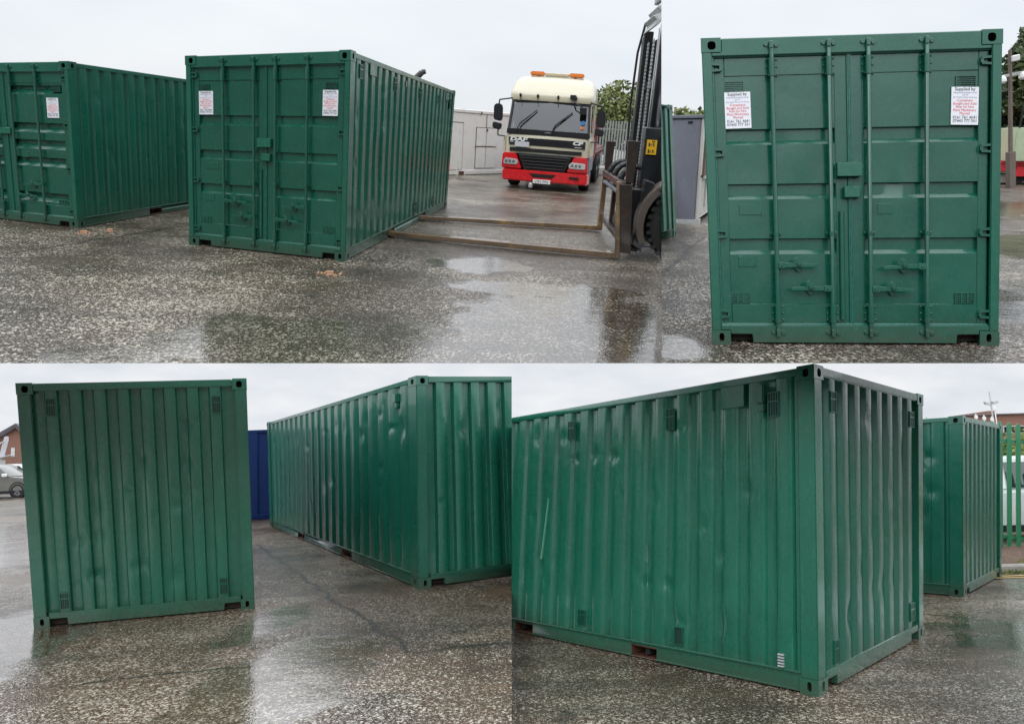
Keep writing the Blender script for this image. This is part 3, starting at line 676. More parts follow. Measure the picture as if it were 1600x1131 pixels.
            if style == 'A':
                if d == 0:
                    mb = MB(); mb.cyl((1.128, f - .004, .21), (1.128, f - .004, 1.12), .024, n=8); s.bld(mb, 'stiffener', g, s_out, smooth=60)
        if style == 'A':
            mb = MB(); mb.box(1.094, 1.300, f - .062, f - .050, 1.414, 1.530); mb.box(1.094, 1.110, f - .050, f, 1.414, 1.530); mb.box(1.284, 1.300, f - .050, f, 1.414, 1.530); mb.box(1.11, 1.284, f - .05, f, 1.518, 1.530)
            s.bld(mb, 'lock_box', M['green2'], bevel=.004)
            mb = MB(); mb.box(1.150, 1.286, f - .050, f, 1.234, 1.332); s.bld(mb, 'lock_box', M['green2'], bevel=.008)
        else:
            mb = MB(); mb.box(1.10, 1.30, f - .05, f, 1.46, 1.56); s.bld(mb, 'lock_box', M['green2'], bevel=.006)
    def notice(s, x0, x1, z0, z1, tilt=0.0, label=None):
        f = .038; mb = MB(); w = x1 - x0; h = z1 - z0; cx = (x0 + x1) / 2
        mb.add([(x0, f, z0), (x1, f - .001, z0 + tilt), (x1 - tilt, f, z1 + tilt), (x0 - tilt, f, z1), (x0, f + .012, z0), (x1, f + .012, z0 + tilt), (x1 - tilt, f + .012, z1 + tilt), (x0 - tilt, f + .012, z1)],
               [(0, 1, 2, 3), (4, 7, 6, 5), (0, 4, 5, 1), (1, 5, 6, 2), (2, 6, 7, 3), (3, 7, 4, 0)])
        o = s.bld(mb, 'notice', M['paper'], smooth=0)
        rows = [('Supplied by', .100, .905, 0, 1.0, .0), ('www.yardcontainers.co.uk', .048, .835, 2, 1.0, 0), ('part of', .045, .775, 2, 1.1, 0), ('Ray Trailer Service Ltd Group', .044, .712, 2, 1.0, 0),
                ('Containers', .078, .618, 1, 1.0, 0), ('Bought and Sold', .078, .532, 1, 1.0, 0), ('Now For Hire', .078, .446, 1, 1.0, 0), ('Plant Machinery', .078, .360, 1, 1.0, 0), ('Moved', .078, .274, 1, 1.0, 0),
                ('0161 761 4641', .088, .165, 0, 1.0, 0), ('07443 777 551', .088, .070, 0, 1.0, 0)]
        tb = MB(); wid = {'Supplied by': .74, 'part of': .2, 'Containers': .58, 'Bought and Sold': .84, 'Now For Hire': .66, 'Plant Machinery': .84, 'Moved': .36, '0161 761 4641': .86, '07443 777 551': .86}
        for body, sz, zz, m, sx, bold in rows:
            n0 = len(tb.v); tb.text(body, sz * h * 1.25, (cx, f - .003, z0 + zz * h), (1, 0, 0), (0, 0, 1), m, sx=1, bold=bold)
            xs = [v[0] for v in tb.v[n0:]]; ww = max(xs) - min(xs); k = wid.get(body, .86) * w / ww
            tb.v[n0:] = [(cx + (v[0] - (max(xs) + min(xs)) / 2) * k + (-tilt * (v[2] - z0) / h), v[1], v[2] + tilt * (v[0] - x0) / w) for v in tb.v[n0:]]
        s.bld(tb, 'lettering', [M['ink'], M['redink'], M['blueink']], o, smooth=0)

def make(key, label, end='wall', sides=(0,), mats=None, **kw):
    c = Container.__new__(Container); c.endkind = end; c.__init__(key, label, mats or (M['green'], M['green2']), **kw); return c

# upper left: the middle container, doors towards the camera, long side to the right
A = make('A', 'green container beside the forklift forks, two white notices on its closed doors', 'door', mats=(M['green'], M['green_dk']))
A.rail_side(1); A.rail_side(0, False); A.wall_side(1, 20, nd=46, spots=[(1.2, 1.3, .2, .3, .012)]); A.wall_side(0, 6, nd=0); A.doors('A'); A.wall_end(1, 0)
A.notice(.180, .396, 1.827, 2.133); A.notice(2.034, 2.255, 1.825, 2.135, -.003)
for y0, y1, z0, z1 in ((.34, .45, 2.30, 2.46), (1.80, 1.92, 2.26, 2.44), (3.22, 3.36, 2.24, 2.40), (4.58, 4.70, 2.23, 2.38), (3.25, 3.45, .21, .41), (4.62, 4.78, .22, .38), (5.60, 5.70, 2.20, 2.38)): A.vent('xW', y0, y1, z0, z1, 'v')
A.plate('xW', .72, .99, 2.37, H - .075); A.plate('xW', 2.38, 2.46, 2.36, 2.45, name='bracket'); A.plate('xW', 5.2, 5.48, 2.34, 2.48)
B = make('B', 'leftmost green container of the upper yard, deep-ribbed door half out of the picture', 'door', mats=(M['green'], M['green_dk']))
B.rail_side(1); B.rail_side(0, False); B.wall_side(1, 20, nd=50, spots=[(3.0, 1.75, .06, .08, .02), (3.5, 1.72, .06, .08, .02)]); B.wall_side(0, 6, nd=0); B.doors('B'); B.wall_end(1, 0)
B.notice(1.975, 2.185, 1.737, 2.045)
# upper right: seen square on to its doors
C = make('C', 'big green container seen square on to its closed doors with four locking bars', 'door', mats=(M['green'], M['green_dk']))
C.rail_side(1); C.rail_side(0); C.wall_side(1, 20, nd=0); C.wall_side(0, 20, nd=0); C.doors('A'); C.wall_end(1, 0)
C.notice(.180, .396, 1.827, 2.133, .003); C.notice(2.034, 2.255, 1.825, 2.135, -.006)
# lower left
Dc = make('D', 'green container showing its closed ribbed end wall square on, at far left of lower yard', mats=(M['green2'], M['green2']))  # lighter copy of the green puts the missing brightness into the paint
Dc.rail_side(0); Dc.rail_side(1); Dc.wall_side(0, 20, nd=0); Dc.wall_side(1, 20, nd=0)
Dc.wall_end(0, 22, spots=[(1.08, 1.42, .04, .06, .03), (1.72, 1.68, .06, .07, .025), (1.60, 1.22, .05, .06, .03), (.66, .52, .07, .06, .03), (1.55, .42, .06, .12, .03), (1.14, .58, .08, .06, .02), (.54, .9, .05, .05, .02)]); Dc.wall_end(1, 0)
Dc.vent('y0', .292, .378, 2.245, 2.415); Dc.vent('y0', 2.045, 2.130, 2.225, 2.395); Dc.vent('y0', .295, .382, .192, .355); Dc.vent('y0', 2.045, 2.130, .207, .375)
E_ = make('E', 'green container at the right of lower left yard, long ribbed side running back', mats=(M['green'], M['green2']))
E_.rail_side(0); E_.rail_side(1, False); E_.wall_side(0, 20, nd=60, spots=[(.36, 1.95, .05, .12, .035), (.42, 2.12, .04, .06, -.02), (.62, 1.98, .1, .04, .02), (.9, 2.2, .05, .05, .02), (1.45, 1.95, .06, .08, .025), (1.6, 2.1, .05, .2, .02)]); E_.wall_side(1, 6, nd=0)
E_.wall_end(0, 10, spots=[(1.7, 1.75, .05, .06, .03), (.66, 1.9, .05, .1, .02), (1.66, .35, .07, .07, .03)]); E_.wall_end(1, 0)
E_.lockvent(.43, .52, 2.24, 2.43)
# lower right
F_ = make('F', 'big green container nearest the camera at lower right, corner post facing the camera', mats=(M['green2'], M['green']))
F_.rail_side(0); F_.rail_side(1, False); F_.wall_side(0, 19, nd=60, spots=[(2.55, 1.98, .07, .05, .03), (2.85, 2.0, .05, .06, .028), (3.2, 1.99, .05, .03, .025), (1.72, .72, .05, .05, .02), (2.0, .72, .05, .05, .02), (1.05, 1.0, .05, .06, .02), (3.9, 2.3, .03, .1, .03)]); F_.wall_side(1, 6, nd=0)
F_.wall_end(0, 20, spots=[(.66, .5, .06, .1, .03), (1.2, 1.2, .05, .1, .02)]); F_.wall_end(1, 0)
for y0, y1, z0, z1, b in ((.375, .475, 2.20, 2.40, 'v'), (1.625, 1.73, 2.19, 2.385, 'v'), (3.21, 3.30, 2.21, 2.41, 'v'), (1.49, 1.585, .20, .345, 'o'), (2.92, 3.02, .22, .365, 'v')): F_.vent('x0', y0, y1, z0, z1, b)
mb = MB()
for k in range(5): mb.box(-.006, .012, .335, .395, .172 + k * .022, .182 + k * .022)
F_.bld(mb, 'louvre', M['galv'], smooth=0)
mb = MB(); p0 = Vector((.0, 4.02, 1.60)); p1 = Vector((.0, 4.13, .98))
mb.add([(-.002, 3.62, 1.55), (-.002, 3.635, 1.55), (-.002, 3.74, .86), (-.002, 3.72, .86), (.02, 3.62, 1.55), (.02, 3.635, 1.55), (.02, 3.74, .86), (.02, 3.72, .86)], [(0, 1, 2, 3), (4, 7, 6, 5), (0, 4, 5, 1), (1, 5, 6, 2), (2, 6, 7, 3), (3, 7, 4, 0)]); F_.bld(mb, 'raindrop_streak', M['streak_pale'], smooth=0)  # added pale strip in the shape of a blurred raindrop streak
F_.lockvent(.515, .605, 2.245, 2.48); F_.plate('x0', .752, 1.03, 2.315, H - .075)
F_.vent('y0', .298, .388, 2.22, 2.39); F_.vent('y0', 2.06, 2.165, 2.215, 2.37); F_.vent('y0', .30, .38, .18, .355); F_.vent('y0', 2.05, 2.16, .225, .395)
G_ = make('G', 'smaller-looking green container behind the nearest one, beside the bright green railings', mats=(M['green'], M['green']))
G_.rail_side(0); G_.rail_side(1, False); G_.wall_side(0, 20, nd=10, spots=[(.45, 2.0, .08, .08, .035), (.55, 1.85, .06, .06, .03), (.4, 1.5, .08, .1, .03), (.8, 1.9, .06, .06, .02), (.5, 1.15, .05, .1, .025)]); G_.wall_side(1, 6, nd=0); G_.wall_end(0, 4); G_.wall_end(1, 0)
G_.lockvent(.9, 1.05, 2.22, 2.44)
# far ones
Hc = make('H', 'green container showing only a narrow ribbed strip, left of the grey cabin', mats=(M['green'], M['green2']))
Hc.rail_side(1, False); Hc.wall_side(1, 20, nd=4); Hc.wall_end(0, 0); Hc.wall_end(1, 0); Hc.rail_side(0, False); Hc.wall_side(0, 6, nd=0)
Nc = make('N', 'navy blue container in the gap between the two green containers', mats=(M['navy'], M['navy']), group=None)
Nc.wall_end(0, 4); Nc.rail_side(0, False); Nc.rail_side(1, False)

# ------------------------------------------------------------------ lorry
def rrect(w, f, b, z, r=.18, n=4, wf=None):
    """plan outline of a cab at height z: half width w, front y=f, back y=b, rounded front corners"""
    wf = wf or w; pts = []
    for k in range(n + 1):
        a = math.pi * 1.5 + (math.pi / 2) * k / n; pts.append((wf - r + r * math.cos(a), f + r + r * math.sin(a), z))
    pts += [(w, (f + b) / 2, z), (w, b, z), (-w, b, z), (-w, (f + b) / 2, z)]
    for k in range(n + 1):
        a = math.pi + (math.pi / 2) * k / n; pts.append((-wf + r + r * math.cos(a), f + r + r * math.sin(a), z))
    pts += [(-wf * .5, f - .02, z), (0, f - .03, z), (wf * .5, f - .02, z)]
    return pts
tr = thing('lorry', 'TL', (.62, 23.3, 0), R(-8.5), 'cream and red flatbed lorry with amber light bar on its cab roof', 'lorry')
S = 1.0
mb = MB()
# cab shell: sides, back, pillars around an open windscreen
mb.loft([rrect(1.36, 0.00, 2.2, 1.10), rrect(1.36, -.01, 2.2, 1.30), rrect(1.35, .00, 2.2, 1.62), rrect(1.33, .05, 2.2, 1.72)])
mb.loft([rrect(1.27, .30, 2.15, 2.66, .2), rrect(1.26, .33, 2.15, 2.80, .2)])
for sx in (-1, 1):
    mb.add([(sx * 1.33, .14, 1.70), (sx * 1.22, .10, 1.70), (sx * 1.17, .32, 2.70), (sx * 1.27, .36, 2.70), (sx * 1.33, .30, 1.70), (sx * 1.27, .48, 2.70)], [(0, 1, 2, 3), (0, 3, 5, 4), (1, 4, 5, 2)])
    mb.box(min(sx * 1.23, sx * 1.32), max(sx * 1.23, sx * 1.32), 1.25, 2.2, 1.7, 2.7)
    mb.box(min(sx * 1.23, sx * 1.32), max(sx * 1.23, sx * 1.32), .3, 1.25, 1.6, 1.85)
mb.box(-1.28, 1.28, 2.1, 2.2, 1.6, 2.7)
cab = mb.build('cab', M['cream'], tr, smooth=40)
mb = MB(); mb.loft([rrect(1.31, .20, 2.1, 2.70, .2), rrect(1.33, .16, 2.1, 2.86, .22), rrect(1.32, .28, 2.1, 2.98, .25), rrect(1.28, .50, 2.1, 3.22, .3), rrect(1.18, .72, 2.0, 3.39, .35), rrect(.98, .92, 1.9, 3.46, .35)])
rs = mb.build('roof_spoiler', M['cream'], tr, smooth=60)
mb = MB(); mb.loft([[(-.78, .42, 2.99), (.78, .42, 2.99), (.95, .66, 3.30), (-.95, .66, 3.30)], [(-.70, .36, 2.99), (.70, .36, 2.99), (.88, .62, 3.30), (-.88, .62, 3.30)]]); mb.build('spoiler_panel', M['cream'], rs, bevel=.02, smooth=60)
for x in (-1.0, 1.02):
    mb = MB(); mb.lathe((x, .62, 3.20), (0, -1, .6), [(0, .07), (.04, .07), (.05, .04)], 12); mb.build('horn', M['steel'], rs)
mb = MB(); n = 12
mb.add([(-1.27, .06, 1.76), (1.27, .06, 1.76), (1.20, .29, 2.66), (-1.20, .29, 2.66), (0, -.04, 1.76), (0, .22, 2.66)], [(0, 4, 5, 3), (4, 1, 2, 5)])
ws = mb.build('windscreen', M['screen'], tr, smooth=80)
mb = MB(); mb.prism([(-1.32, 1.68), (1.32, 1.68), (1.30, 1.84), (-1.30, 1.84)], 1, -.03, .08)
for sx in (-1, 1): mb.add([(sx * 1.32, .02, 1.7), (sx * 1.24, .02, 1.7), (sx * 1.17, .26, 2.70), (sx * 1.24, .28, 2.70), (sx * 1.32, .10, 1.7), (sx * 1.24, .36, 2.70)], [(0, 1, 2, 3), (0, 3, 5, 4)])
mb.obox((-1.22, .22, 2.64), (2.44, 0, 0), (0, .06, 0), (0, .012, .06)); mb.build('screen_surround', M['black'], ws, bevel=.01)
mb = MB(); mb.box(-.9, -.35, .9, 1.3, 1.5, 2.25); mb.box(.35, .9, .9, 1.3, 1.5, 2.25); mb.box(-1.2, 1.2, .35, .7, 1.55, 1.80); mb.box(-1.2, 1.2, 1.9, 1.98, 1.6, 2.6); mb.box(-1.2, 1.2, .3, 2., 2.66, 2.69); sts = mb.build('seats_and_dash', M['seat'], tr, bevel=.03)
mb = MB(); mb.lathe((-.62, .72, 1.86), (0, .5, 1), [(0, .24), (.025, .24), (.025, .21), (0, .21)], 20); mb.build('steering_wheel', M['black'], tr)
mb = MB(); mb.box(.28, .62, .72, .86, 1.74, 2.12); mb.build('vest', M['hivis'], tr, bevel=.05)
mb = MB(); mb.box(-1.16, -1.08, .42, .5, 1.8, 2.6); mb.build('curtain', M['banner'], tr)
for x, dx in ((-1.0, .62), (.12, .62)):
    mb = MB(); mb.tube([(x, -.07, 1.76), (x + .10, -.04, 2.02), (x + dx * .95, .10, 2.42)], .016); mb.tube([(x + .03, -.07, 1.9), (x + dx * .95, .08, 2.42)], .010); mb.build('wiper', M['black'], tr)
mb = MB(); mb.prism([(-1.21, 1.36), (1.21, 1.36), (1.21, 1.58), (-1.24, 1.58)], 1, -.055, .02)
g1 = mb.build('grille', M['black'], tr, bevel=.004)
mb = MB(); mb.box(-1.18, 1.12, -.055, .02, 1.16, 1.27)
for k in range(2): mb.box(-.5, .6, -.062, -.05, 1.185 + k * .04, 1.20 + k * .04)
mb.build('grille', M['black'], tr, bevel=.004)
mb = MB()
for k in range(3): mb.box(-.55, .7, -.068, -.05, 1.40 + k * .055, 1.42 + k * .055)
mb.build('slats', M['black'], g1)
mb = MB(); mb.text('DAF', .15, (-.92, -.062, 1.475), (1, 0, 0), (0, 0, 1), sx=1.9, bold=.008, shear=.15); mb.text('CF', .15, (.96, -.062, 1.465), (1, 0, 0), (0, 0, 1), sx=1.75, bold=.008, shear=.15); mb.box(.88, 1.1, -.060, -.052, 1.385, 1.40); mb.box(-1.19, -1.08, -.060, -.052, 1.43, 1.445)
mb.build('badge', M['whitep'], tr, smooth=0)
mb = MB(); mb.box(-1.02, -.56, -.075, -.06, 1.30, 1.455); mb.build('blank_tape', M['banner'], tr, bevel=.003)
mb = MB(); mb.prism([(-.92, 1.12), (.86, 1.12), (.62, .58), (-.66, .58)], 1, -.09, .0)
lg = mb.build('lower_grille', M['black'], tr, bevel=.02)
mb = MB()
for k in range(5): z = .66 + k * .095; e = .60 + (z - .58) * .42; mb.obox((-e, -.12, z), (2 * e - .06, 0, 0), (0, .05, 0), (0, -.02, .035))
mb.build('grille_slats', M['black'], lg, bevel=.006)
mb = MB(); mb.box(-.80, .74, -.125, -.09, 1.04, 1.065); mb.build('chrome_strip', M['steel'], lg)
# red bumper: two headlamp quarters and the lower beam
mb = MB()
for sx in (-1, 1):
    c = -.03
    mb.prism([(c + sx * .93, 1.10), (c + sx * 1.36, 1.10), (c + sx * 1.38, .62), (c + sx * .72, .62)], 1, -.10, .35)
mb.loft([[(-1.36, -.08, z), (-.9, -.15 - .02, z), (.9, -.17, z), (1.36, -.08, z), (1.42, .3, z), (-1.42, .3, z)] for z in (.26, .60)])
bp = mb.build('bumper', M['red'], tr, bevel=.035, seg=2)
mb = MB(); mb.prism([(-.48, .52), (.38, .52), (.26, .40), (-.36, .40)], 1, -.19, -.1); mb.box(.80, 1.10, -.19, -.12, .42, .50); mb.build('bumper_opening', M['hole'], bp, bevel=.01)
for sx, x0, x1 in ((-1, -1.34, -.92), (1, .78, 1.28)):
    mb = MB(); mb.prism([(x0, .74), (x1, .74), (x1 + (.06 if sx < 0 else 0), .82), (x1, .92), (x0 + .04, .94), (x0 - (0 if sx < 0 else .04), .84)], 1, -.135, -.06)
    hl = mb.build('headlight', M['lens'], tr, bevel=.02, seg=2)
    mb = MB()
    for k in range(3): mb.lathe((x0 + .09 + k * .12, -.136, .84), (0, -1, 0), [(0, .045), (.006, .045), (.01, .02)], 12)
    mb.build('bulb', M['steel'], hl)
mb = MB(); mb.box(-.34, .22, -.205, -.185, .22, .345); npn = mb.build('number_plate', M['whitep'], tr, bevel=.004)
mb = MB(); mb.text('LT51 YYU', .11, (-.06, -.208, .245), (1, 0, 0), (0, 0, 1), sx=.92, bold=.002); mb.build('lettering', M['ink'], npn, smooth=0)
mb = MB(); mb.cyl((-.42, -.12, .28), (-.42, -.12, .20), .012); mb.lathe((-.42, -.12, .05), (.1, 0, 1), [(0, .02), (.03, .065), (.12, .075), (.18, .04)], 10); mb.build('hanging_coupling', M['galv'], tr)
# visor lamps, cameras
for x in (-.97, -.42, .22, .78):
    mb = MB(); mb.cyl((x, .14, 2.80), (x, .10, 2.88), .035); mb.cyl((x, .14, 2.80), (x + .01, .10, 2.60), .008); mb.build('marker_lamp', M['black'], tr)
mb = MB(); mb.box(.60, .78, .02, .2, 2.80, 2.93); mb.tube([(.70, .08, 2.8), (.80, -.10, 2.68), (1.02, -.12, 2.58)], .02); mb.box(.95, 1.16, -.2, -.06, 2.38, 2.58); mb.build('camera_mirror', M['black'], tr, bevel=.02)
mb = MB(); mb.lathe((1.06, .08, 2.13), (0, -1, .22), [(0, .07), (.004, .07)], 16); mb.build('sticker', M['blue'], tr)
mb = MB(); mb.lathe((1.06, .05, 1.98), (0, -1, .22), [(0, .05), (.004, .05)], 16); mb.build('sticker', M['amber'], tr)
for sx in (-1, 1):
    mb = MB(); mb.tube([(sx * 1.24, .25, 2.74), (sx * 1.60, .0, 2.66), (sx * 1.62, .0, 2.50)], .022); mb.tube([(sx * 1.60, 0, 1.9), (sx * 1.60, 0, 1.60), (sx * 1.36, .05, 1.58)], .02)
    ma = mb.build('mirror_arm', M['black'], tr)
    mb = MB(); mb.prism([(sx * 1.62 - .13, 2.06), (sx * 1.62 + .11, 2.02), (sx * 1.62 + .14, 2.12), (sx * 1.62 + .13, 2.46), (sx * 1.62 + .08, 2.54), (sx * 1.62 - .10, 2.54), (sx * 1.62 - .14, 2.44)], 1, -.10, .10); mb.build('mirror', M['black'], tr, bevel=.03, seg=2)
    mb = MB(); mb.prism([(sx * 1.62 - .15, 1.80), (sx * 1.62 + .10, 1.76), (sx * 1.62 + .14, 1.95), (sx * 1.62 - .15, 2.00)], 1, -.12, .10); mb.build('mirror', M['black'], tr, bevel=.03, seg=2)
# roof light bar
mb = MB(); mb.box(-.35, .42, .86, 1.08, 3.475, 3.575); lb = mb.build('light_bar', M['canvas2'], tr, bevel=.02)
for x0, x1 in ((-.82, -.36), (.43, .90)):
    mb = MB(); mb.loft([[(x, .84, 3.47), (x, 1.1, 3.47), (x, 1.08, 3.60), (x, .86, 3.60)] for x in (x0, x1)]); mb.build('beacon', M['amber'], lb, bevel=.03, seg=2)
mb = MB()
for x in (-.55, .62): mb.box(x - .04, x + .04, .92, 1.0, 3.40, 3.48)
mb.build('bar_foot', M['black'], lb)
# doors windows on the side, steps, arches
for sx in (-1, 1):
    mb = MB(); mb.add([(sx * 1.34, .40, 1.86), (sx * 1.34, 1.25, 1.86), (sx * 1.285, 1.25, 2.6), (sx * 1.285, .55, 2.6)], [(0, 1, 2, 3)]); mb.build('side_window', M['glass'], tr)
    mb = MB(); mb.box(min(sx * 1.30, sx * 1.42), max(sx * 1.30, sx * 1.42), .05, .62, 1.12, 1.60); mb.build('corner_deflector', M['cream'], tr, bevel=.05, seg=2)
    mb = MB(); mb.box(min(sx * 1.1, sx * 1.37), max(sx * 1.1, sx * 1.37), .42, 2.1, .62, 1.10); mb.box(min(sx * 1.1, sx * 1.37), max(sx * 1.1, sx * 1.37), .2, .55, .3, 1.1); mb.build('wheel_arch', M['greyp'], tr, bevel=.04)
    for yy in (1.35, 5.6, 6.9):
        x1 = sx * 1.36; x0 = sx * 1.02
        mb = MB(); mb.lathe((x0, yy, .52), (sx, 0, 0), [(0, .34), (0, .48), (.05, .52), (.29, .52), (.34, .48), (.34, .34), (.28, .30)], 28); wh = mb.build('wheel', M['rubber'], tr)
        mb = MB(); mb.lathe((x0 + sx * .24, yy, .52), (sx, 0, 0), [(0, .30), (.03, .30), (.0, .2), (.08, .12), (.10, 0.02)], 20); mb.build('rim', M['galv'], wh)
mb = MB(); mb.box(-.5, .5, .3, 9.2, .55, .85); mb.box(-1.0, 1.0, 1.2, 1.5, .42, .6); mb.box(-1.1, 1.1, .2, 2.2, .5, 1.1); mb.build('chassis', M['under'], tr)
mb = MB(); mb.box(-1.34, 1.34, 2.9, 9.4, 1.14, 1.32); mb.box(-1.36, 1.36, 2.85, 2.95, 1.1, 1.55)
for k in range(8): mb.box(-1.36, 1.36, 3.2 + k * .8, 3.3 + k * .8, 1.06, 1.14)
mb.build('flatbed', M['dkred'], tr, bevel=.01)
mb = MB(); mb.box(.75, 1.3, 2.35, 2.75, 1.0, 2.35); mb.box(-.5, 1.35, 2.4, 2.7, 2.15, 2.4); mb.cyl((1.30, 2.6, 1.0), (1.38, 3.0, 2.3), .09); mb.box(1.1, 1.38, 2.3, 2.45, .9, 1.9); mb.build('crane', M['dkred'], tr, bevel=.03)

# ------------------------------------------------------------------ forklift truck
O = Vector((2.0, 12.9, 0)); fk = thing('forklift_truck', 'TL', O, 0, 'black forklift mast and wheel at the picture edge, its long forks in the container pockets', 'forklift')
fw = lambda p: Vector(p) - O
H1 = Vector((1.56, 11.60, 0)); T1 = Vector((-2.27, 12.22, 0)); H2 = Vector((1.56, 14.78, 0)); T2 = Vector((-2.02, 14.50, 0))
for Hh, Tt, zt, ln in ((H1, T1, 1.25, .10), (H2, T2, 1.22, .0)):
    d = (Hh - Tt).normalized(); Te = Tt - d * .9; nrm = Vector((-d.y, d.x, 0)); mb = MB(); w = .095
    a = Te; L1 = (Hh - Te).length
    pts = [(0, .035), (L1, .030), (L1 + .095, .036), (L1 + .10, .06), (L1 + .10 - ln, zt), (L1 + .0 - ln, zt), (L1 - .0, .15), (L1 - .04, .125), (0, .11)]
    vs = [a + d * t_ + nrm * s_ + Vector((0, 0, z_)) for s_ in (-w, w) for t_, z_ in pts]; n = len(pts)
    mb.add(vs, [(i, (i + 1) % n, n + (i + 1) % n, n + i) for i in range(n)] + [tuple(range(n - 1, -1, -1)), tuple(range(n, 2 * n))])
    mb.build('fork', M['forksteel'], fk, warp=fw, bevel=.010)
mb = MB(); mb.box(1.56, 1.70, 11.60, 14.90, 1.12, 1.24); mb.box(1.62, 1.70, 11.6, 14.85, .24, .34)
mb.prism([(1.63, .14), (1.80, .14), (1.70, 1.22), (1.50, 1.22)], 1, 11.46, 11.60)
mb.prism([(1.60, 1.24), (1.72, 1.24), (1.74, 1.88), (1.56, 1.88)], 1, 11.50, 11.60); mb.prism([(1.62, .9), (1.72, .9), (1.745, 1.80), (1.575, 1.80)], 1, 14.75, 14.90)
mb.box(1.68, 1.76, 12.75, 12.90, .30, 1.12); mb.box(1.68, 1.76, 13.75, 13.90, .30, 1.12); mb.prism([(12.9, .85), (13.9, .32), (13.9, .24), (12.7, .24)], 0, 1.72, 1.76)
cr = mb.build('carriage', M['brownst'], fk, warp=fw, bevel=.008)
mb = MB(); mb.cyl((1.62, 11.6, 1.02), (1.62, 14.8, 1.02), .045); mb.build('side_shift_bar', M['greyp'], cr, warp=fw)
for yy in (12.3, 13.2, 14.0):
    mb = MB()
    for dy in (0, .12): mb.tube([(1.86 + .24 * math.cos(a), yy + dy, 1.20 + .26 * math.sin(a)) for a in np.linspace(-.3, math.pi, 12)], .045)
    mb.build('hose_loop', M['black'], fk, warp=fw, smooth=60)
ztop = aty('TL', 1008, 30, 13.6).z
mb = MB()
for y0, x0, dz in ((14.00, 1.97, -.15), (12.66, 2.04, .9)):
    mb.box(x0, x0 + .16, y0 - .06, y0 + .06, .25, ztop + dz)
    mb.box(x0 + .16, x0 + .30, y0 - .03, y0 + .12, .25, ztop - .3)
mb.box(2.06, 2.26, 12.7, 14.0, ztop - 1.15, ztop - 1.0); mb.box(2.06, 2.2, 12.7, 14.0, .6, .9)
mb.build('mast', M['blackp'], fk, warp=fw, bevel=.01)
mb = MB()
for y0, x0 in ((14.00, 1.94), (12.66, 2.01)):
    mb = MB(); mb.box(x0, x0 + .03, y0 - .05, y0 + .03, 1.3, ztop - .25); mb.build('mast_rail', M['steel'], fk, warp=fw)
mb = MB(); mb.box(2.16, 2.30, 12.72, 13.94, .6, ztop - .3); mb.cyl((2.10, 13.36, .3), (2.10, 13.36, ztop - 1.2), .09); mb.build('mast_guard', M['black'], fk, warp=fw)
for yy in (13.66, 13.08):
    mb = MB(); z = 1.0
    while z < ztop - .4: mb.box(2.00, 2.03, yy - .028, yy + .028, z, z + .035); mb.box(2.005, 2.025, yy - .014, yy + .014, z + .035, z + .06); z += .06
    mb.build('lift_chain', M['galv'], fk, warp=fw, smooth=0)
mb = MB(); zz = ztop
mb.tube([(1.98, 14.05, zz), (1.90, 14.1, zz - .5), (1.88, 14.12, zz - 1.4), (1.90, 14.1, 1.9), (1.92, 14.1, 1.2)], .022); mb.build('hydraulic_hose', M['black'], fk, warp=fw, smooth=60)
mb = MB(); mb.prism([(1.93, zz - .22), (2.03, zz - .16), (2.45, zz + .35), (2.45, zz + .62), (2.12, zz + .25), (1.98, zz + .1), (2.06, zz + .02), (1.92, zz - .04), (1.99, zz - .1)], 1, 12.9, 13.9)
mb.box(2.10, 2.6, 12.62, 14.12, zz + .3, zz + .42); mb.build('mast_head', M['galv'], fk, warp=fw, bevel=.01)
mb = MB(); mb.prism([(2.17, .7), (3.2, .7), (3.2, ztop + 1.2), (2.10, ztop + 1.2), (2.12, 2.1)], 1, 12.2, 12.58); mb.box(1.92, 3.2, 12.15, 12.5, .9, 2.1); mb.box(1.80, 3.0, 12.05, 12.4, .16, 1.12); mb.prism([(1.84, .25), (2.02, .12), (2.10, 1.25), (1.95, 1.3)], 1, 11.7, 12.05); mb.box(2.2, 3.8, 12.3, 14.2, .4, 1.9)
for z in (.1, .22, .34): mb.box(1.86, 2.0, 11.9, 12.05, z, z + .07)
mb.build('body', M['blackp'], fk, warp=fw, bevel=.02)
mb = MB(); mb.box(2.10, 2.30, 12.05, 12.2, 2.55, 2.78); mb.box(2.18, 2.26, 11.98, 12.05, 2.5, 2.72); mb.build('work_lamp', M['galv'], fk, warp=fw, bevel=.02)
sp = aty('TL', 1018, 230.5, 12.13)
mb = MB(); mb.box(sp.x - .083, sp.x + .083, 12.125, 12.14, sp.z - .115, sp.z + .115); sg = mb.build('warning_sticker', M['yellow'], fk, warp=fw)
mb = MB(); yy = 12.12
for zc in (sp.z + .045, sp.z - .060):
    mb.box(sp.x - .055, sp.x - .036, yy, yy + .002, zc - .030, zc + .028); mb.box(sp.x - .036, sp.x - .022, yy, yy + .002, zc - .012, zc + .006)
    mb.prism([(sp.x - .036, zc - .03), (sp.x - .022, zc - .03), (sp.x - .030, zc - .012), (sp.x - .036, zc - .012)], 1, yy, yy + .002)
    mb.box(sp.x - .010, sp.x - .004, yy, yy + .002, zc - .028, zc + .020)
    mb.prism([(sp.x + .012, zc + .020), (sp.x + .042, zc + .020), (sp.x + .030, zc - .03), (sp.x + .020, zc - .03)], 1, yy, yy + .002); mb.box(sp.x + .046, sp.x + .054, yy, yy + .002, zc - .022, zc - .010)
mb.box(sp.x - .004, sp.x + .046, yy, yy + .002, sp.z + .085, sp.z + .100)
mb.build('hand_symbols', M['ink'], sg, warp=fw, smooth=0)
mb = MB(); cw = (2.63, 11.45, .62)
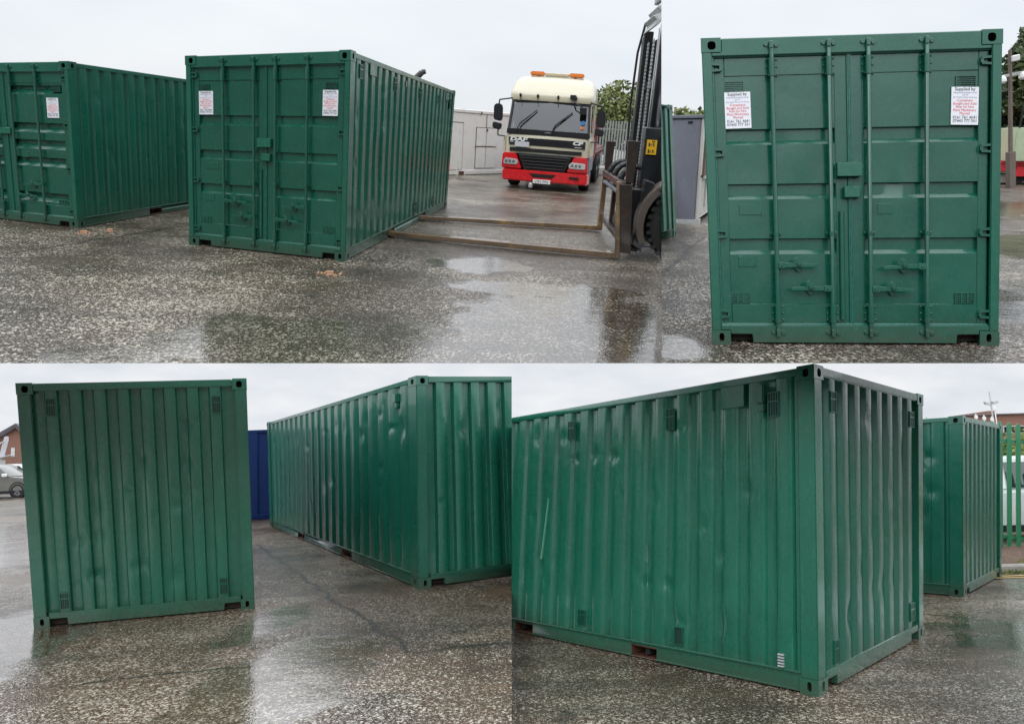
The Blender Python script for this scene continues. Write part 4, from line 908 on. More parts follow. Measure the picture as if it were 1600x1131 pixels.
mb.lathe(cw, (0, 1, 0), [(-.02, .30), (0, .45), (.03, .56), (.08, .60), (.30, .60), (.36, .55), (.36, .3)], 36)
for k in range(30):
    a = 2 * math.pi * k / 30; c, s_ = math.cos(a), math.sin(a); ax = Vector((c, 0, s_)); tx = Vector((-s_, 0, c))
    mb.obox(Vector(cw) + ax * .56 + Vector((0, .0, 0)) - tx * .03, ax * .065, tx * .06, Vector((0, .18, 0)) + tx * .03)
wh = mb.build('wheel', M['rubber'], fk, warp=fw)
mb = MB(); mb.lathe((cw[0], cw[1] + .02, cw[2]), (0, -1, 0), [(0, .30), (.02, .30), (-.04, .24), (-.04, .12), (.06, .10), (.06, .02)], 24); mb.build('rim', M['brownst'], wh, warp=fw)
mb = MB()
ang = np.linspace(R(88), R(205), 14)
mb.loft([[Vector(cw) + Vector((math.cos(a), 0, math.sin(a))) * r_ + Vector((0, y_, 0)) for r_, y_ in ((.68, .0), (.78, .02), (.78, .45), (.68, .45))] for a in ang])
mb.build('mudguard', M['fender'], fk, warp=fw, smooth=50)

# ------------------------------------------------------------------ white site cabin, grey cabin
P0 = gp('TL', 690, 274.5); P1 = gp('TL', 860, 270.0); d = (P1 - P0).normalized(); LEN = 7.2; yaw = math.atan2(d.y, d.x)
P0 = P0 - d * 1.5
wc = thing('site_cabin', 'TL', P0, yaw, 'grubby white steel site cabin with shuttered doors behind the lorry', 'site cabin')
mb = MB(); mb.box(0, LEN, 0, 2.4, .10, 2.22); mb.build('body', M['white'], wc, bevel=.02)
mb = MB(); mb.box(-.02, LEN + .02, -.03, 2.43, 2.22, 2.34); mb.build('roof', M['white'], wc, bevel=.02)
mb = MB(); mb.box(0, LEN, -.03, .02, .02, .16); mb.box(0, LEN, -.02, .02, .16, .18)
for x in (2.3, 2.75): mb.box(x - .03, x + .03, -.05, 0, .0, .2)
mb.build('base_rail', M['white'], wc, bevel=.01)
mb = MB(); mb.box(2.42, 2.72, -.034, -.02, .03, .14); mb.build('fork_pocket', M['rust'], wc)
xo = (gp('TL', 722, 274) - P0).dot(d); x1 = (gp('TL', 740, 273) - P0).dot(d); x2 = (gp('TL', 772, 272.5) - P0).dot(d); xm = (x1 + x2) / 2
mb = MB(); mb.box(xo - 1.2, xo, -.035, .0, .2, 1.85); dr = mb.build('door', M['white'], wc, bevel=.006)
mb = MB(); mb.box(xo - 1.24, xo - 1.2, -.02, .004, .2, 1.89); mb.box(xo, xo + .03, -.02, .004, .2, 1.89); mb.box(xo - 1.24, xo + .03, -.02, .004, 1.86, 1.89); mb.build('door_frame', M['brown'], dr)
for a, b in ((x1, xm - .02), (xm + .02, x2)):
    for z0, z1 in ((.25, 1.02), (1.06, 1.72)):
        mb = MB(); mb.box(a, b, -.03, .0, z0, z1); mb.build('shutter', M['white'], wc, bevel=.006)
mb = MB(); mb.box(x1 - .05, x2 + .05, -.034, .0, 1.024, 1.052); mb.box(x1 - .02, x1 - .005, -.02, .003, .25, 1.75); mb.box(x1 - .02, x2, -.03, .003, 1.73, 1.75); mb.box(xm - .04, xm - .02, -.06, 0, 1.6, 1.7); mb.box(xm + .02, xm + .04, -.06, 0, 1.6, 1.7); mb.box(xm - .02, xm + .0, -.02, .004, .3, 2.2); mb.box(xm - .4, xm - .34, -.05, 0, 2.2, 2.3)
mb.build('hinge', M['brown'], wc)

b0 = gp('TR', 1086, 350); yaw = math.atan2(2.44, .95)
gc = thing('site_cabin', 'TR', b0, yaw, 'weathered grey cabin with a brown mesh shutter on its pale long side', 'site cabin')
# local: x along the long right side, y to the left (grey gable)
mb = MB(); mb.box(0, 6, 0.01, 2.4, .08, 2.30); mb.build('body', M['greyp'], gc, bevel=.03)
mb = MB(); mb.box(.0, 6, -.02, .01, .10, 2.30); mb.box(-.0, .18, -.05, -.02, .1, 2.3); mb.build('side_cladding', M['cabside'], gc, bevel=.01)
mb = MB(); mb.box(-.03, 6.03, -.06, 2.45, 2.30, 2.37); mb.build('roof', M['greyp'], gc, bevel=.01)
mb = MB(); mb.box(.55, 2.3, -.06, -.02, 1.05, 2.0); mb.build('mesh_shutter', M['brown'], gc)
mb = MB(); mb.box(.6, 2.6, -.07, -.02, .98, 1.05); mb.box(.5, 2.6, -.07, -.02, 2.0, 2.05); mb.box(1.3, 1.36, -.05, -.02, .3, 1.0); mb.build('sill', M['galv'], gc)
mb = MB(); mb.box(1.3, 2.6, -.12, -.06, 1.98, 2.2); mb.build('sign', M['whitep'], gc)
mb = MB(); mb.lathe((1.9, -.125, 2.09), (0, -1, 0), [(0, .08), (.006, .08)], 16); mb.box(1.5, 2.2, -.13, -.12, 2.0, 2.04); mb.build('sign_print', M['blue'], gc, smooth=0)
mb = MB(); mb.box(-.02, .3, -.08, .5, 0, .1); mb.box(5.6, 5.95, -.05, 2.4, 0, .1); mb.build('foot', M['galv'], gc)
mb = MB()
for z in (1.05, 2.2): mb.box(-.02, .06, .9 if z < 2 else .2, .98 if z < 2 else .3, z, z + .04)
mb.box(.06, .12, -.09, -.05, 1.03, 1.08); mb.build('bolt', M['black'], gc)

# ------------------------------------------------------------------ fences, trees, small background things
def paling(mb, p, d, z0, z1, w, dep=.02, m=0):
    n = Vector((-d.y, d.x, 0)); a = p - d * w / 2
    pts = [(0, z0), (w, z0), (w, z1 - w * .7), (w * .75, z1 - w * .2), (w * .62, z1 - w * .45), (w * .5, z1), (w * .38, z1 - w * .45), (w * .25, z1 - w * .2), (0, z1 - w * .7)]
    k = len(pts); vs = [a + d * x + n * (s_ * dep) + Vector((0, 0, z)) for s_ in (0, 1) for x, z in pts]
    mb.add(vs, [(i, (i + 1) % k, k + (i + 1) % k, k + i) for i in range(k)] + [tuple(range(k - 1, -1, -1)), tuple(range(k, 2 * k))], m)
def palisade(q, p0, p1, h, pitch, w, mat, label, z0=.06, rails=(.45, 2.0)):
    p0, p1 = Vector((*p0, 0)), Vector((*p1, 0)); d = (p1 - p0).normalized(); Ln = (p1 - p0).length; yaw = math.atan2(d.y, d.x)
    f = thing('palisade_fence', q, p0, yaw, label, 'fence'); ex = Vector((1, 0, 0)); mb = MB()
    n = int(Ln / pitch)
    for k in range(n): paling(mb, ex * (k * pitch), ex, z0, h, w)
    mb.build('palings', mat, f, smooth=0)
    for z in rails:
        mb = MB(); mb.box(0, Ln, .022, .07, z - .03, z + .03); mb.build('rail', mat, f)
    for k in range(int(Ln / 2.6) + 1):
        mb = MB(); mb.box(k * 2.6 - .05, k * 2.6 + .05, .07, .17, 0, h - .1); mb.build('post', mat, f)
    return f
palisade('TL', (.8, 35.6), (11, 39.2), 2.42, .155, .085, M['galvf'], 'grey galvanised palisade fence behind the lorry, bushes beyond')
k0 = gp('TL', 900, 275); k1 = gp('TL', 1034, 273)
mb = MB(); dk = (k1 - k0).normalized(); mb.obox(k0 - dk * 2, dk * 14, Vector((-dk.y, dk.x, 0)) * .9, Vector((0, 0, .35)))
single(mb.build('low_wall', M['concrete'], bevel=.04), 'TL', 'low pale concrete kerb wall along the foot of the grey fence', 'low wall')

def tree(q, base, label, crown, leaf, size=.12, n=3500, trunk=.16, name='tree', cat='tree', group=None, seed=1, gap=.0):
    """crown: list of (dx,dy,z,rx,ry,rz)"""
    rnd = random.Random(seed); r = thing(name, q, Vector((*base, 0)), 0, label, cat, group)
    mb = MB(); zt = max(c[2] for c in crown)
    mb.lathe((0, 0, -.05), (.03, .02, 1), [(0, trunk), (zt * .4, trunk * .75), (zt * .9, trunk * .3)], 8)
    for c in crown: mb.cyl((0, 0, c[2] * .45), (c[0], c[1], c[2]), trunk * .35, trunk * .1, 6)
    for _ in range(10 * len(crown)):
        c = rnd.choice(crown); v = Vector((rnd.gauss(0, 1), rnd.gauss(0, 1), rnd.gauss(0, 1))).normalized()
        mb.cyl((c[0], c[1], c[2]), (c[0] + v.x * c[3] * .9, c[1] + v.y * c[4] * .9, c[2] + v.z * c[5] * .9), trunk * .12, trunk * .03, 4)
    mb.build('trunk', M['bark'], r)
    mb = MB(); vol = [c[3] * c[4] * c[5] for c in crown]; tot = sum(vol)
    for c, vv in zip(crown, vol):
        k = int(n * vv / tot); made = 0; tries = 0
        while made < k and tries < k * 8:
            tries += 1
            v = Vector((rnd.gauss(0, 1), rnd.gauss(0, 1), rnd.gauss(0, 1))).normalized() * (rnd.random() ** .45)
            p = Vector((c[0] + v.x * c[3], c[1] + v.y * c[4], c[2] + v.z * c[5]))
            nz = mnoise.noise(p * (1.1 / max(.5, c[3])) * 1.6 + Vector((seed, 0, 0))) + .5 * mnoise.noise(p * 1.3)
            if nz < gap - .10 - .35 * (1 - v.length): continue
            p *= 1 + .10 * nz if False else 1
            made += 1; s = size * rnd.uniform(.6, 1.5)
            a = Vector((rnd.gauss(0, 1), rnd.gauss(0, 1), rnd.gauss(0, .7))).normalized() * s; b = a.orthogonal().normalized(); b.rotate(Matrix.Rotation(rnd.random() * 6.3, 3, a)); b *= s * .55
            mb.add([p - a, p - b * .9, p + a, p + b], [(0, 1, 2, 3)])
    mb.build('crown', leaf, r, smooth=0); return r
tree('TL', (4.9, 45), 'wide olive green bush rising behind the grey palisade fence', [(-1.6, 0, 1.9, 2.2, 2, 1.8), (.8, 0, 2.8, 2.4, 2, 2.0), (3.2, 0, 3.3, 2.6, 2, 2.2), (-3.2, 0, 1.2, 1.6, 1.6, 1.3), (6, 0, 3.2, 2.5, 2, 2.4)], M['leafA'], .13, 26000, .2, 'bush', 'bush', gap=-.3, seed=4)
tt = aty('TL', 724, 165, 44).z - 4.95
tree('TL', aty('TL', 724, 200, 44)[:2], 'tip of a small conifer above the white cabin roof', [(0, 0, 4.2 + tt, .35, .35, .8), (0, 0, 3.4 + tt, .7, .6, .7), (0, 0, 2.6 + tt, 1.0, .9, .8), (0, 0, 1.5 + tt * .6, 1.3, 1.2, 1.0)], M['leafB'], .07, 1400, .09, 'conifer', 'tree', seed=9, gap=.05)
for i, (px, s_) in enumerate(((1052, 1.0), (1073, 1.12), (1090, 1.05), (1108, .9))):
    b = aty('TR', px, 245, 46); top = aty('TR', px, 163 + (4 if i != 1 else 0), 46).z
    tree('TR', b[:2], ['hazy olive tree above the green container, leftmost of the row', 'tallest hazy tree above the grey cabin roof', 'hazy tree above the grey cabin roof, right of the tallest one', 'hazy tree mostly hidden by the big container'][i],
         [(0, 0, top - 1.3, 1.15, 1, 1.25), (.4, 0, top - 2.3, 1.5, 1.2, 1.3), (-.5, 0, top - 2.6, 1.3, 1.2, 1.2)], M['leafA'], .15, 2600, .12, gap=-.2, group='trees beyond the grey cabin', seed=20 + i)

# exhaust stack of a machine hidden by the container
e0 = aty('TL', 650, 119, 20.5)
mb = MB(); mb.cyl((0, 0, 0), (0, 0, e0.z - .02), .07); mb.cyl((0, 0, e0.z - .06), (.16, 0, e0.z + .10), .085, .075); mb.cyl((.16, 0, e0.z + .10), (.26, 0, e0.z + .13), .075, .06)
single(mb.build('exhaust_pipe', M['galvdk']), 'TL', 'dark bent exhaust pipe sticking up behind the container roof', 'exhaust pipe', loc=(e0.x, e0.y, 0))
# crumbs of broken brick
for (u, v, rad, n_, lab) in ((512, 428, .14, 30, 'smear of orange brick crumbs in front of the container corner'), (168, 361, .10, 10, 'small orange brick chip beside the leftmost container'), (128, 364, .16, 16, 'pale crumbs scattered at the foot of the leftmost container')):
    c = gp('TL', u, v); rnd = random.Random(u); mb = MB()
    for _ in range(n_):
        a = rnd.random() * 6.3; rr_ = rad * rnd.random() ** .8; s_ = rnd.uniform(.005, .018); p = Vector((c.x + rr_ * math.cos(a) * 1.3, c.y + rr_ * math.sin(a), 0))
        mb.obox(p, (s_ * 1.6, s_ * .4, 0), (-s_ * .3, s_, 0), (0, s_ * .2, s_ * .8))
    if n_ < 60: mb.obox(c, (.07, .02, 0), (-.02, .05, 0), (0, 0, .03))
    single(mb.build('brick_crumbs', M['chip'], bevel=.001), 'TL', lab, 'rubble', kind='stuff')

# ---- upper right background
for i, (px, top, yy, w_) in enumerate(((1572, 62, 42, 3.0), (1592, 22, 46, 3.4), (1612, 40, 44, 3.2))):
    b = aty('TR', px, 245, yy); zt = aty('TR', px, top, yy).z
    tree('TR', b[:2], ['dark leafy tree right behind the tall lamp post', 'tallest dark tree at the right picture edge', 'dark tree at the far right, cut by the edge'][i],
         [(0, 0, zt - 1.2, w_ * .35, 1.2, 1.3), (.3, 0, zt - 3.0, w_ * .6, 1.6, 1.8), (-.3, 0, zt - 4.8, w_ * .75, 1.8, 1.8), (.2, 0, 1.8, w_ * .8, 1.8, 1.8)], M['leafB'], .20, 8000, .2, group='tall trees behind the right yard', seed=31 + i, gap=-.12)
pp = aty('TR', 1581, 285, 33); zt = aty('TR', 1577, 74, 33).z; pb = Vector((pp.x, pp.y, 0))
lp = thing('camera_post', 'TR', pb, 0, 'tall brown-grey wooden post with white cameras and a lamp on top', 'post')
mb = MB(); mb.cyl((0, 0, 0), (.0, 0, zt), .10, .07); mb.box(-.13, .13, -.15, .15, 0, 1.6); mb.build('post', M['pole'], lp)
z1_ = aty('TR', 1577, 116, 33).z
mb = MB(); mb.box(-.45, .45, -.05, .05, z1_, z1_ + .12); mb.build('arm', M['galv'], lp)
for x in (-.35, .5):
    mb = MB(); mb.lathe((x, -.05, z1_ + .1), (0, 0, -1), [(0, .06), (.12, .14), (.25, .16), (.34, .08)], 12); mb.build('dome_camera', M['whitep'], lp)
mb = MB(); mb.box(0, .35, -.15, .15, zt - .5, zt - .25); mb.build('lamp', M['whitep'], lp, bevel=.03); tilt(lp, -11.5)
tb = aty('TR', 1561, 262, 36); te = aty('TR', 1586, 262, 36)
tl = thing('trailer', 'TR', Vector((tb.x - 3, 36, 0)), 0, 'low bright red flatbed trailer parked by the far fence', 'trailer')
z0_ = aty('TR', 1570, 268, 36).z; z1_ = aty('TR', 1570, 252, 36).z
mb = MB(); mb.box(0, 12, 0, 2.4, z0_, z1_); mb.box(-.0, 12, -.04, 0, z1_ - .12, z1_ + .03); mb.box(te.x - tb.x + 3, 12, -.12, -.04, z0_ - .25, z1_ - .25); mb.build('bed', M['trred'], tl, bevel=.02)
for x in (3.2, 4.5):
    mb = MB(); mb.lathe((x + .9, .1, .42), (0, 1, 0), [(0, .2), (0, .38), (.05, .42), (.3, .42), (.34, .2)], 20); mb.build('wheel', M['rubber'], tl)
mb = MB(); mb.box(3.2, 3.9, .3, .8, .1, .5); mb.build('support', M['concrete'], tl)
yb = Vector((tb.x - .3, 39, 0)); rnd = random.Random(5)
st_ = thing('timber_stack', 'TR', yb, 0, 'stack of yellow timber pallets behind the red trailer', 'timber')
zt_ = aty('TR', 1570, 228, 39).z; nl = 7
for k in range(nl):
    mb = MB(); z = .05 + (zt_ - .05) * k / nl; mb.box(-1 + rnd.uniform(-.08, .08), 2.2, 0, 1.2, z, z + .09)
    for x in (-1, .5, 2.0): mb.box(x, x + .15, 0, 1.2, z + .09, z + .17)
    mb.build('pallet', M['wood'], st_)
pc = aty('TR', 1590, 240, 35); zt_ = aty('TR', 1594, 199, 35).z
pg = thing('cabinet', 'TR', (pc.x, 34.6 + 1.6, 0), 0, 'pale green steel cabinet standing on the red trailer bed', 'cabinet')
mb = MB(); mb.box(0, 2.6, -.6, 1.4, z1_, zt_); mb.build('body', M['palegreen'], pg, bevel=.02)
mb = MB()
for x in (.2, .9, 1.6, 2.3): mb.box(x, x + .07, -.62, -.6, z1_ + .1, zt_ - .1)
mb.build('stiffener', M['palegreen'], pg)
mb = MB(); mb.cyl((.28, -.6, zt_), (.28, -.6, zt_ + 2.2), .04); mb.cyl((.75, -.6, zt_), (.75, -.6, zt_ + 2.2), .04); mb.cyl((.28, -.6, zt_ + 2.1), (2.6, -.6, zt_ + 2.1), .04); mb.build('frame', M['under'], pg)
palisade('TR', (tb.x - 4, 41), (tb.x + 12, 41), aty('TR', 1570, 195, 41).z, .2, .09, M['under'], 'dark palisade fence in front of the tall trees')

# ---- lower left background
bb = aty('BL', 26, 742, 62); bw = thing('brick_building', 'BL', (bb.x, 62, 0), R(0), 'two storey red brick building with grey sloping roof at far left', 'building')
sc_ = 62 / FPX
zb = lambda v: aty('BL', 20, v, 62).z
xb = lambda u: aty('BL', u, 715, 62).x - bb.x
mb = MB(); eL, eR = zb(689), zb(669)
mb.prism([(xb(-60), 0), (xb(38), 0), (xb(38), zb(676)), (xb(27), eR), (xb(-60), zb(716))], 1, 0, 9); mb.build('wall', M['brick'], bw)
mb = MB(); mb.add([(xb(-60), -.4, zb(716)), (xb(27), -.4, eR), (xb(27), -.4, eR + .4), (xb(-60), -.4, zb(716) + .4), (xb(-60), 9.2, zb(716)), (xb(27), 9.2, eR), (xb(27), 9.2, eR + .4), (xb(-60), 9.2, zb(716) + .4)], [(0, 1, 2, 3), (4, 7, 6, 5), (0, 4, 5, 1), (1, 5, 6, 2), (2, 6, 7, 3), (3, 7, 4, 0)])
mb.add([(xb(27), -.4, eR), (xb(44), -.4, zb(682)), (xb(44), -.4, zb(682) + .4), (xb(27), -.4, eR + .4), (xb(27), 9.2, eR), (xb(44), 9.2, zb(682)), (xb(44), 9.2, zb(682) + .4), (xb(27), 9.2, eR + .4)], [(0, 1, 2, 3), (4, 7, 6, 5), (0, 4, 5, 1), (1, 5, 6, 2), (2, 6, 7, 3), (3, 7, 4, 0)])
mb.build('roof', M['slate'], bw)
mb = MB(); x0, x1, z0, z1 = xb(17.5), xb(23), zb(713.5), zb(699)
fr_ = .09
mb.box(x0, x1, -.06, .02, z1 - fr_, z1); mb.box(x0, x1, -.06, .02, z0, z0 + fr_); mb.box(x0, x0 + fr_, -.06, .02, z0, z1); mb.box(x1 - fr_, x1, -.06, .02, z0, z1); mb.box((x0 + x1) / 2 - .04, (x0 + x1) / 2 + .04, -.06, .02, z0, z1); mb.box(x0, x1, -.06, .02, (z0 + z1) / 2 - .03, (z0 + z1) / 2 + .03)
wn = mb.build('window', M['whitep'], bw); mb = MB(); mb.box(x0, x1, -.02, .01, z0, z1); mb.build('pane', M['glass'], wn)
mb = MB(); mb.box(xb(3), xb(30), -.03, 0, zb(727), zb(725.5)); mb.box(xb(3), xb(4), -.05, 0, 0, zb(726)); mb.box(xb(29), xb(30), -.05, 0, 0, zb(726)); mb.build('string_course', M['slate'], bw)
for u0, u1, m_, nm in ((12, 15, 'whitep', 'banner'), (20, 23, 'whitep', 'banner'), (16, 20, 'trred', 'red_door')):
    mb = MB(); mb.box(xb(u0), xb(u1), -.08, 0, zb(743), zb(728 if m_ == 'whitep' else 735)); mb.build(nm, M[m_], bw)
cp = thing('canopy', 'BL', (aty('BL', 4, 715, 50).x, 50, 0), 0, 'pale grey canvas canopy on a slanted mast in front of the brick building', 'canopy')
zc = lambda v: aty('BL', 4, v, 50).z; xc = lambda u: aty('BL', u, 715, 50).x - aty('BL', 4, 715, 50).x
mb = MB(); mb.prism([(xc(1), zc(715)), (xc(9), zc(682)), (xc(9.5), zc(687)), (xc(3.5), zc(714))], 1, -.2, .2); mb.prism([(xc(-8), zc(716)), (xc(18), zc(711)), (xc(18), zc(712.2)), (xc(-8), zc(717.5))], 1, -.3, .3); mb.build('canvas', M['banner'], cp)
mb = MB(); mb.cyl((xc(1), 0, 0), (xc(1), 0, zc(715)), .1); mb.cyl((xc(-10), 1, 0), (xc(-10), 1, zc(719)), .1); mb.cyl((xc(-6), -.2, zc(697)), (xc(9), -.2, zc(690)), .06); mb.build('pole', M['galv'], cp)
def car(q, loc, yaw, label, paint_, scale=1.0, name='parked_car', cat='car', group=None, van=False):
    c = thing(name, q, loc, yaw, label, cat, group)
    Z = lambda pts: [(x * scale, z * scale) for x, z in pts]; s = scale
    if van: low = [(0, .30), (4.9, .30), (5.0, .5), (4.95, .95), (4.1, 1.12), (0, 1.12), (-.05, .6)]; top = [(.02, 1.12), (4.1, 1.12), (3.25, 1.78), (3.0, 1.86), (.1, 1.86)]
    else: low = [(.0, .30), (4.5, .28), (4.6, .45), (4.55, .78), (4.1, .92), (3.3, 1.02), (.1, 1.04), (-.05, .7)]; top = [(.15, 1.04), (3.35, 1.02), (2.6, 1.52), (2.2, 1.62), (.9, 1.62), (.35, 1.5)]
    secs = []
    for y, k in ((-.88, .97), (-.80, 1.0), (0, 1.01), (.80, 1.0), (.88, .97)):
        cx, cz = 2.3, .6; secs.append([((cx + (x - cx) * k) * s, y * s, (cz + (z - cz) * (k if k < 1 else 1)) * s) for x, z in low])
    mb = MB(); mb.loft(secs); mb.build('body', paint_, c, bevel=.05 * s, seg=2, smooth=50)
    secs = []
    for y, k in ((-.78, .93), (-.70, 1.0), (.70, 1.0), (.78, .93)): secs.append([((2 + (x - 2) * k) * s, (y * (1 if z < 1.2 else .88)) * s, z * s - (.0 if k == 1 else .02)) for x, z in top])
    mb = MB(); mb.loft(secs); mb.build('roof', paint_, c, bevel=.04 * s, seg=2, smooth=50)
    for sy in (-1, 1):
        xs = ([(.35, 1.35), (1.45, 2.35), (2.45, 3.1)] if not van else [(.35, 1.55), (1.7, 2.5), (2.6, 3.35)])
        zt_ = 1.50 if not van else 1.72; zl = 1.08 if not van else 1.16
        for j, (a, b) in enumerate(xs):
            e = .42 if j == 2 else .03; mb = MB()
            mb.add([((a + .05) * s, sy * .80 * s, zl * s), ((b + .1 * (j == 2)) * s, sy * .80 * s, zl * s), ((b - e) * s, sy * .715 * s, zt_ * s), ((a + .08) * s, sy * .715 * s, zt_ * s)], [(0, 1, 2, 3)]); mb.build('window', M['glass'], c)
        mb = MB(); mb.box(3.05 * s, 3.25 * s, min(sy * .88, sy * 1.05) * s, max(sy * .88, sy * 1.05) * s, 1.02 * s, 1.18 * s); mb.build('mirror', M['black'] if van else M['whitep'], c, bevel=.03)
        for x in (.85, 3.75):
            mb = MB(); mb.lathe((x * s, sy * .66 * s, .34 * s), (0, sy, 0), [(0, .2 * s), (0, .32 * s), (.03 * s, .34 * s), (.20 * s, .34 * s), (.235 * s, .30 * s), (.225 * s, .235 * s), (.12 * s, .22 * s)], 28, caps=False); w_ = mb.build('wheel', M['rubber'], c)
            mb = MB(); mb.lathe((x * s, sy * .83 * s, .34 * s), (0, sy, 0), [(.03 * s, .235 * s), (.035 * s, .225 * s), (.0, .20 * s), (0, .02)], 24, 0)
            for k in range(5):
                a = k * 2 * math.pi / 5 + .3; ax = Vector((math.cos(a), 0, math.sin(a))); tx = Vector((-math.sin(a), 0, math.cos(a)))
                mb.obox(Vector((x * s, sy * .875 * s, .34 * s)) - tx * .03, ax * .22 * s, tx * .06, Vector((0, sy * .02, 0)))
            mb.build('rim', M['steel'], w_)
            mb = MB(); mb.lathe((x * s, sy * .70 * s, .36 * s), (0, sy, 0), [(0, .40 * s), (.192 * s, .40 * s), (.192 * s, .345 * s)], 28, caps=False); mb.build('wheel_arch', M['black'], c)
    mb = MB(); mb.box(4.3 * s, 4.62 * s, -.8 * s, -.45 * s, .68 * s, .8 * s); mb.box(4.3 * s, 4.62 * s, .45 * s, .8 * s, .68 * s, .8 * s); mb.build('headlight', M['lens'], c, bevel=.02)
    mb = MB(); mb.box(.3 * s, 4.3 * s, -.87 * s, .87 * s, .2 * s, .34 * s); mb.build('sill', M['black'], c)
    return c
g0 = gp('BL', 36, 777); car('BL', (g0.x - 4.55 * 1.05 + .55, g0.y + .9, 0), 0, 'olive grey car with alloy wheels parked in front of the brick building', M['suv'], 1.05)
g1_ = aty('BL', 34, 760, 44); car('BL', (g1_.x - 2.5, 44, 0), 0, 'silver car roof showing behind the olive grey car', M['silver'], 1.05)
for u, vb, vt, w_ in ((388.5, 726, 690, .12),):
    pass

# ---- lower right background
gz = Vector((-.05, 0, 0))
f0 = gp('BR', 1560, 864); f1 = gp('BR', 1640, 861)
pf_ = palisade('BR', (9.83 - .1755 * 2, 14.85), (15.2, 14.55), 2.72, .178, .092, M['fgreen'], 'tall bright green palisade fence beside the rear container', z0=.12, rails=(.36, 2.33)); tilt(pf_, 7.8)
mb = MB(); mb.box(7.0, 17, 11.95, 12.15, 0, .12); single(mb.build('kerb', M['concrete'], bevel=.02), 'BR', kind='structure')
mb = MB(); mb.grid(lambda x, y: (x, y, .09 + .05 * mnoise.noise(Vector((x * 2, y * 2, 0))) + .04 * mnoise.noise(Vector((x * 9, y * 9, 3)))), np.linspace(7, 17, 90).tolist(), np.linspace(12.15, 15.4, 34).tolist()); single(mb.build('planting_bed', M['soil']), 'BR', kind='structure')
rnd = random.Random(3); mb = MB()
for _ in range(1500):
    x, y = rnd.uniform(7.6, 12), rnd.choice((rnd.uniform(11.82, 12.0), rnd.uniform(12.15, 12.5))); z = 0.0 if y < 12 else .1; h = rnd.uniform(.02, .09); a = rnd.random() * 6.3; w_ = .012
    if mnoise.noise(Vector((x * 1.6, y, 1))) < -.1: continue
    mb.add([(x - w_, y, z), (x + w_, y, z), (x + math.cos(a) * h * .7, y + math.sin(a) * h * .7, z + h)], [(0, 1, 2)])
single(mb.build('weeds', M['leafC'], smooth=0), 'BR', 'low green weeds growing along the kerb by the green fence', 'weeds', kind='stuff')
for k, yv in enumerate((11.42, 11.60)):
    sheet('road_line', 'BR', M['yline'], 7.2, 18, yv, yv + .07, .004, kind='structure')
car('BR', (9.65, 17.6, .0), 0, 'white van parked just behind the bright green fence', M['whitep'], 1.05, 'parked_van', 'van', van=True)
for i, (x, y, top) in enumerate(((14.5, 22, 2.9), (17.2, 23, 3.1))):
    tree('BR', (x, y), ['green shrub behind the white van, left one', 'green shrub behind the white van, right one'][i], [(0, 0, top - 1.1, 1.6, 1.2, 1.1), (-.8, 0, top - 1.6, 1.2, 1.2, 1.2), (.9, 0, top - 1.7, 1.3, 1.2, 1.2)], M['leafC'], .09, 3000, .1, 'shrub', 'shrub', 'shrubs behind the van', seed=60 + i)
ab = aty('BR', 1560, 700, 60); za = lambda v: aty('BR', 1560, v, 60).z; xa = lambda u: aty('BR', u, 700, 60).x - ab.x
ap = thing('brick_building', 'BR', (ab.x, 60, 0), 0, 'long flat-roofed brick block with a strip of windows beyond the fence', 'building')
mb = MB(); mb.box(xa(1516), xa(1680), 0, 12, 0, za(648)); mb.box(xa(1530), xa(1568), 1, 9, za(648), za(645)); mb.box(xa(1564), xa(1577), 1, 6, za(648), za(640)); mb.build('wall', M['brick'], ap)
mb = MB(); mb.box(xa(1514), xa(1682), -.3, 12, za(648), za(646.5)); mb.build('roof', M['slate'], ap)
for k in range(9):
    a = 1571 + k * 12; mb = MB(); mb.box(xa(a), xa(a + 8.5), -.1, .05, za(677), za(666)); w_ = mb.build('window', M['whitep'], ap); mb = MB(); mb.box(xa(a + .8), xa(a + 7.7), -.14, -.1, za(676), za(667)); mb.build('pane', M['glass'], w_)
lm_ = aty('BR', 1551, 650, 52); zl = lambda v: aty('BR', 1551, v, 52).z
fm = thing('floodlight_mast', 'BR', (lm_.x, 52, 0), 0, 'thin mast with white floodlights above the rear container', 'floodlight mast')
mb = MB(); mb.cyl((0, 0, 0), (0, 0, zl(612)), .09, .04); mb.build('mast', M['galv'], fm)
for x, r_ in ((-.22, -.3), (.22, .3)):
    mb = MB(); mb.obox((x - .18 + (.03 if x > 0 else -.1), -.2, zl(632) - .05 + abs(x) * .2), (.40, 0, r_ * .3), (0, .25, .05), (-.03, 0, .22)); mb.build('floodlight', M['galv'], fm, bevel=.02)
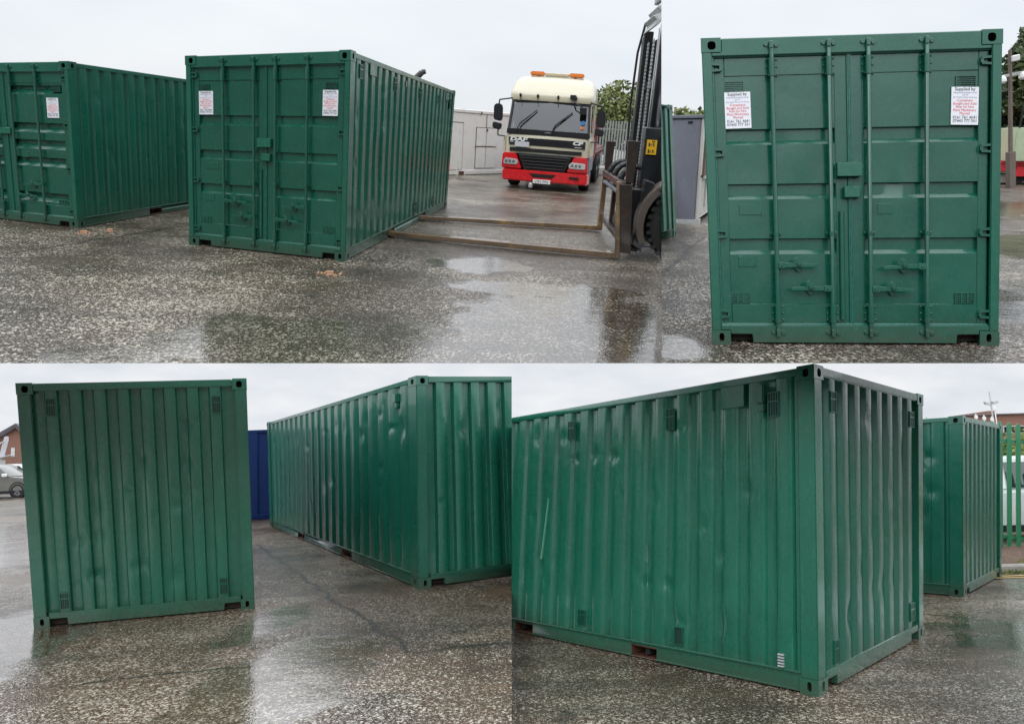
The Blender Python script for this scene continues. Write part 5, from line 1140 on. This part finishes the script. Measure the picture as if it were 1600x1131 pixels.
for i, (u, top) in enumerate(((1530.5, 646), (1543, 648), (1561.5, 633), (1555, 650))):
    p = aty('BR', u, 690, 40); mb = MB(); zt_ = aty('BR', u, top, 40).z; mb.cyl((0, 0, 0), (0, 0, zt_), .03); mb.box(-.07, .07, -.05, .05, zt_ - .28, zt_ - .1)
    single(mb.build('lamp_post', M['whitep']), 'BR', ['thin white lamp post, leftmost over the rear container', 'thin white lamp post left of the floodlight mast', 'tallest thin white lamp post, right of the floodlight mast', 'short white lamp post just right of the floodlight mast'][i], 'lamp post', group='thin lamp posts beyond the rear container', loc=(p.x, p.y, 0))
tp = aty('BR', 1452, 655, 38)
tree('BR', aty('BR', 1452, 700, 38)[:2], 'tip of a small tree above the rear container roof, left of its corner', [(0, 0, aty('BR', 1452, 656, 38).z - .3, .3, .3, .45), (0, 0, 2.0, .5, .5, .8)], M['leafB'], .06, 420, .05, seed=77)

# ------------------------------------------------------------------ cut every yard off where it meets its neighbour
bpy.context.view_layer.update()
def walk(o):
    yield o
    for c in o.children: yield from walk(c)
for root, q in CLIP:
    for o in list(walk(root)):
        if o.type != 'MESH': continue
        mw = o.matrix_world; inv = mw.inverted(); me = o.data
        co = np.empty(len(me.vertices) * 3); me.vertices.foreach_get('co', co); co = co.reshape(-1, 3)
        Mw = np.array(mw); wc_ = co @ Mw[:3, :3].T + Mw[:3, 3]
        for nrm, side in PL[q]:
            dd = (wc_ - np.array(EYE)) @ np.array(nrm) * side
            if dd.min() < -1e-4:
                if dd.max() <= 1e-4: me.clear_geometry(); break
                bm = bmesh.new(); bm.from_mesh(me)
                n_l = (inv.to_3x3() @ nrm) * side; p_l = inv @ EYE
                r_ = bmesh.ops.bisect_plane(bm, geom=bm.verts[:] + bm.edges[:] + bm.faces[:], plane_co=p_l, plane_no=n_l, clear_inner=True)
                if len(bm.faces) > 1 and not o.name.startswith(('side_wall', 'roof', 'panel', 'crown')):
                    ed = [e for e in r_['geom_cut'] if isinstance(e, bmesh.types.BMEdge) and e.is_valid and e.is_boundary]
                    try: bmesh.ops.holes_fill(bm, edges=ed, sides=0)
                    except Exception: pass
                bm.to_mesh(me); bm.free()
                co = np.empty(len(me.vertices) * 3); me.vertices.foreach_get('co', co); co = co.reshape(-1, 3)
                if len(co) == 0: break
                wc_ = co @ Mw[:3, :3].T + Mw[:3, 3]
def drop_empty():
    dead = [o for o in scene.objects if o.type == 'MESH' and len(o.data.vertices) == 0 and not o.children]
    for o in dead: bpy.data.objects.remove(o)
    return len(dead)
while drop_empty(): pass
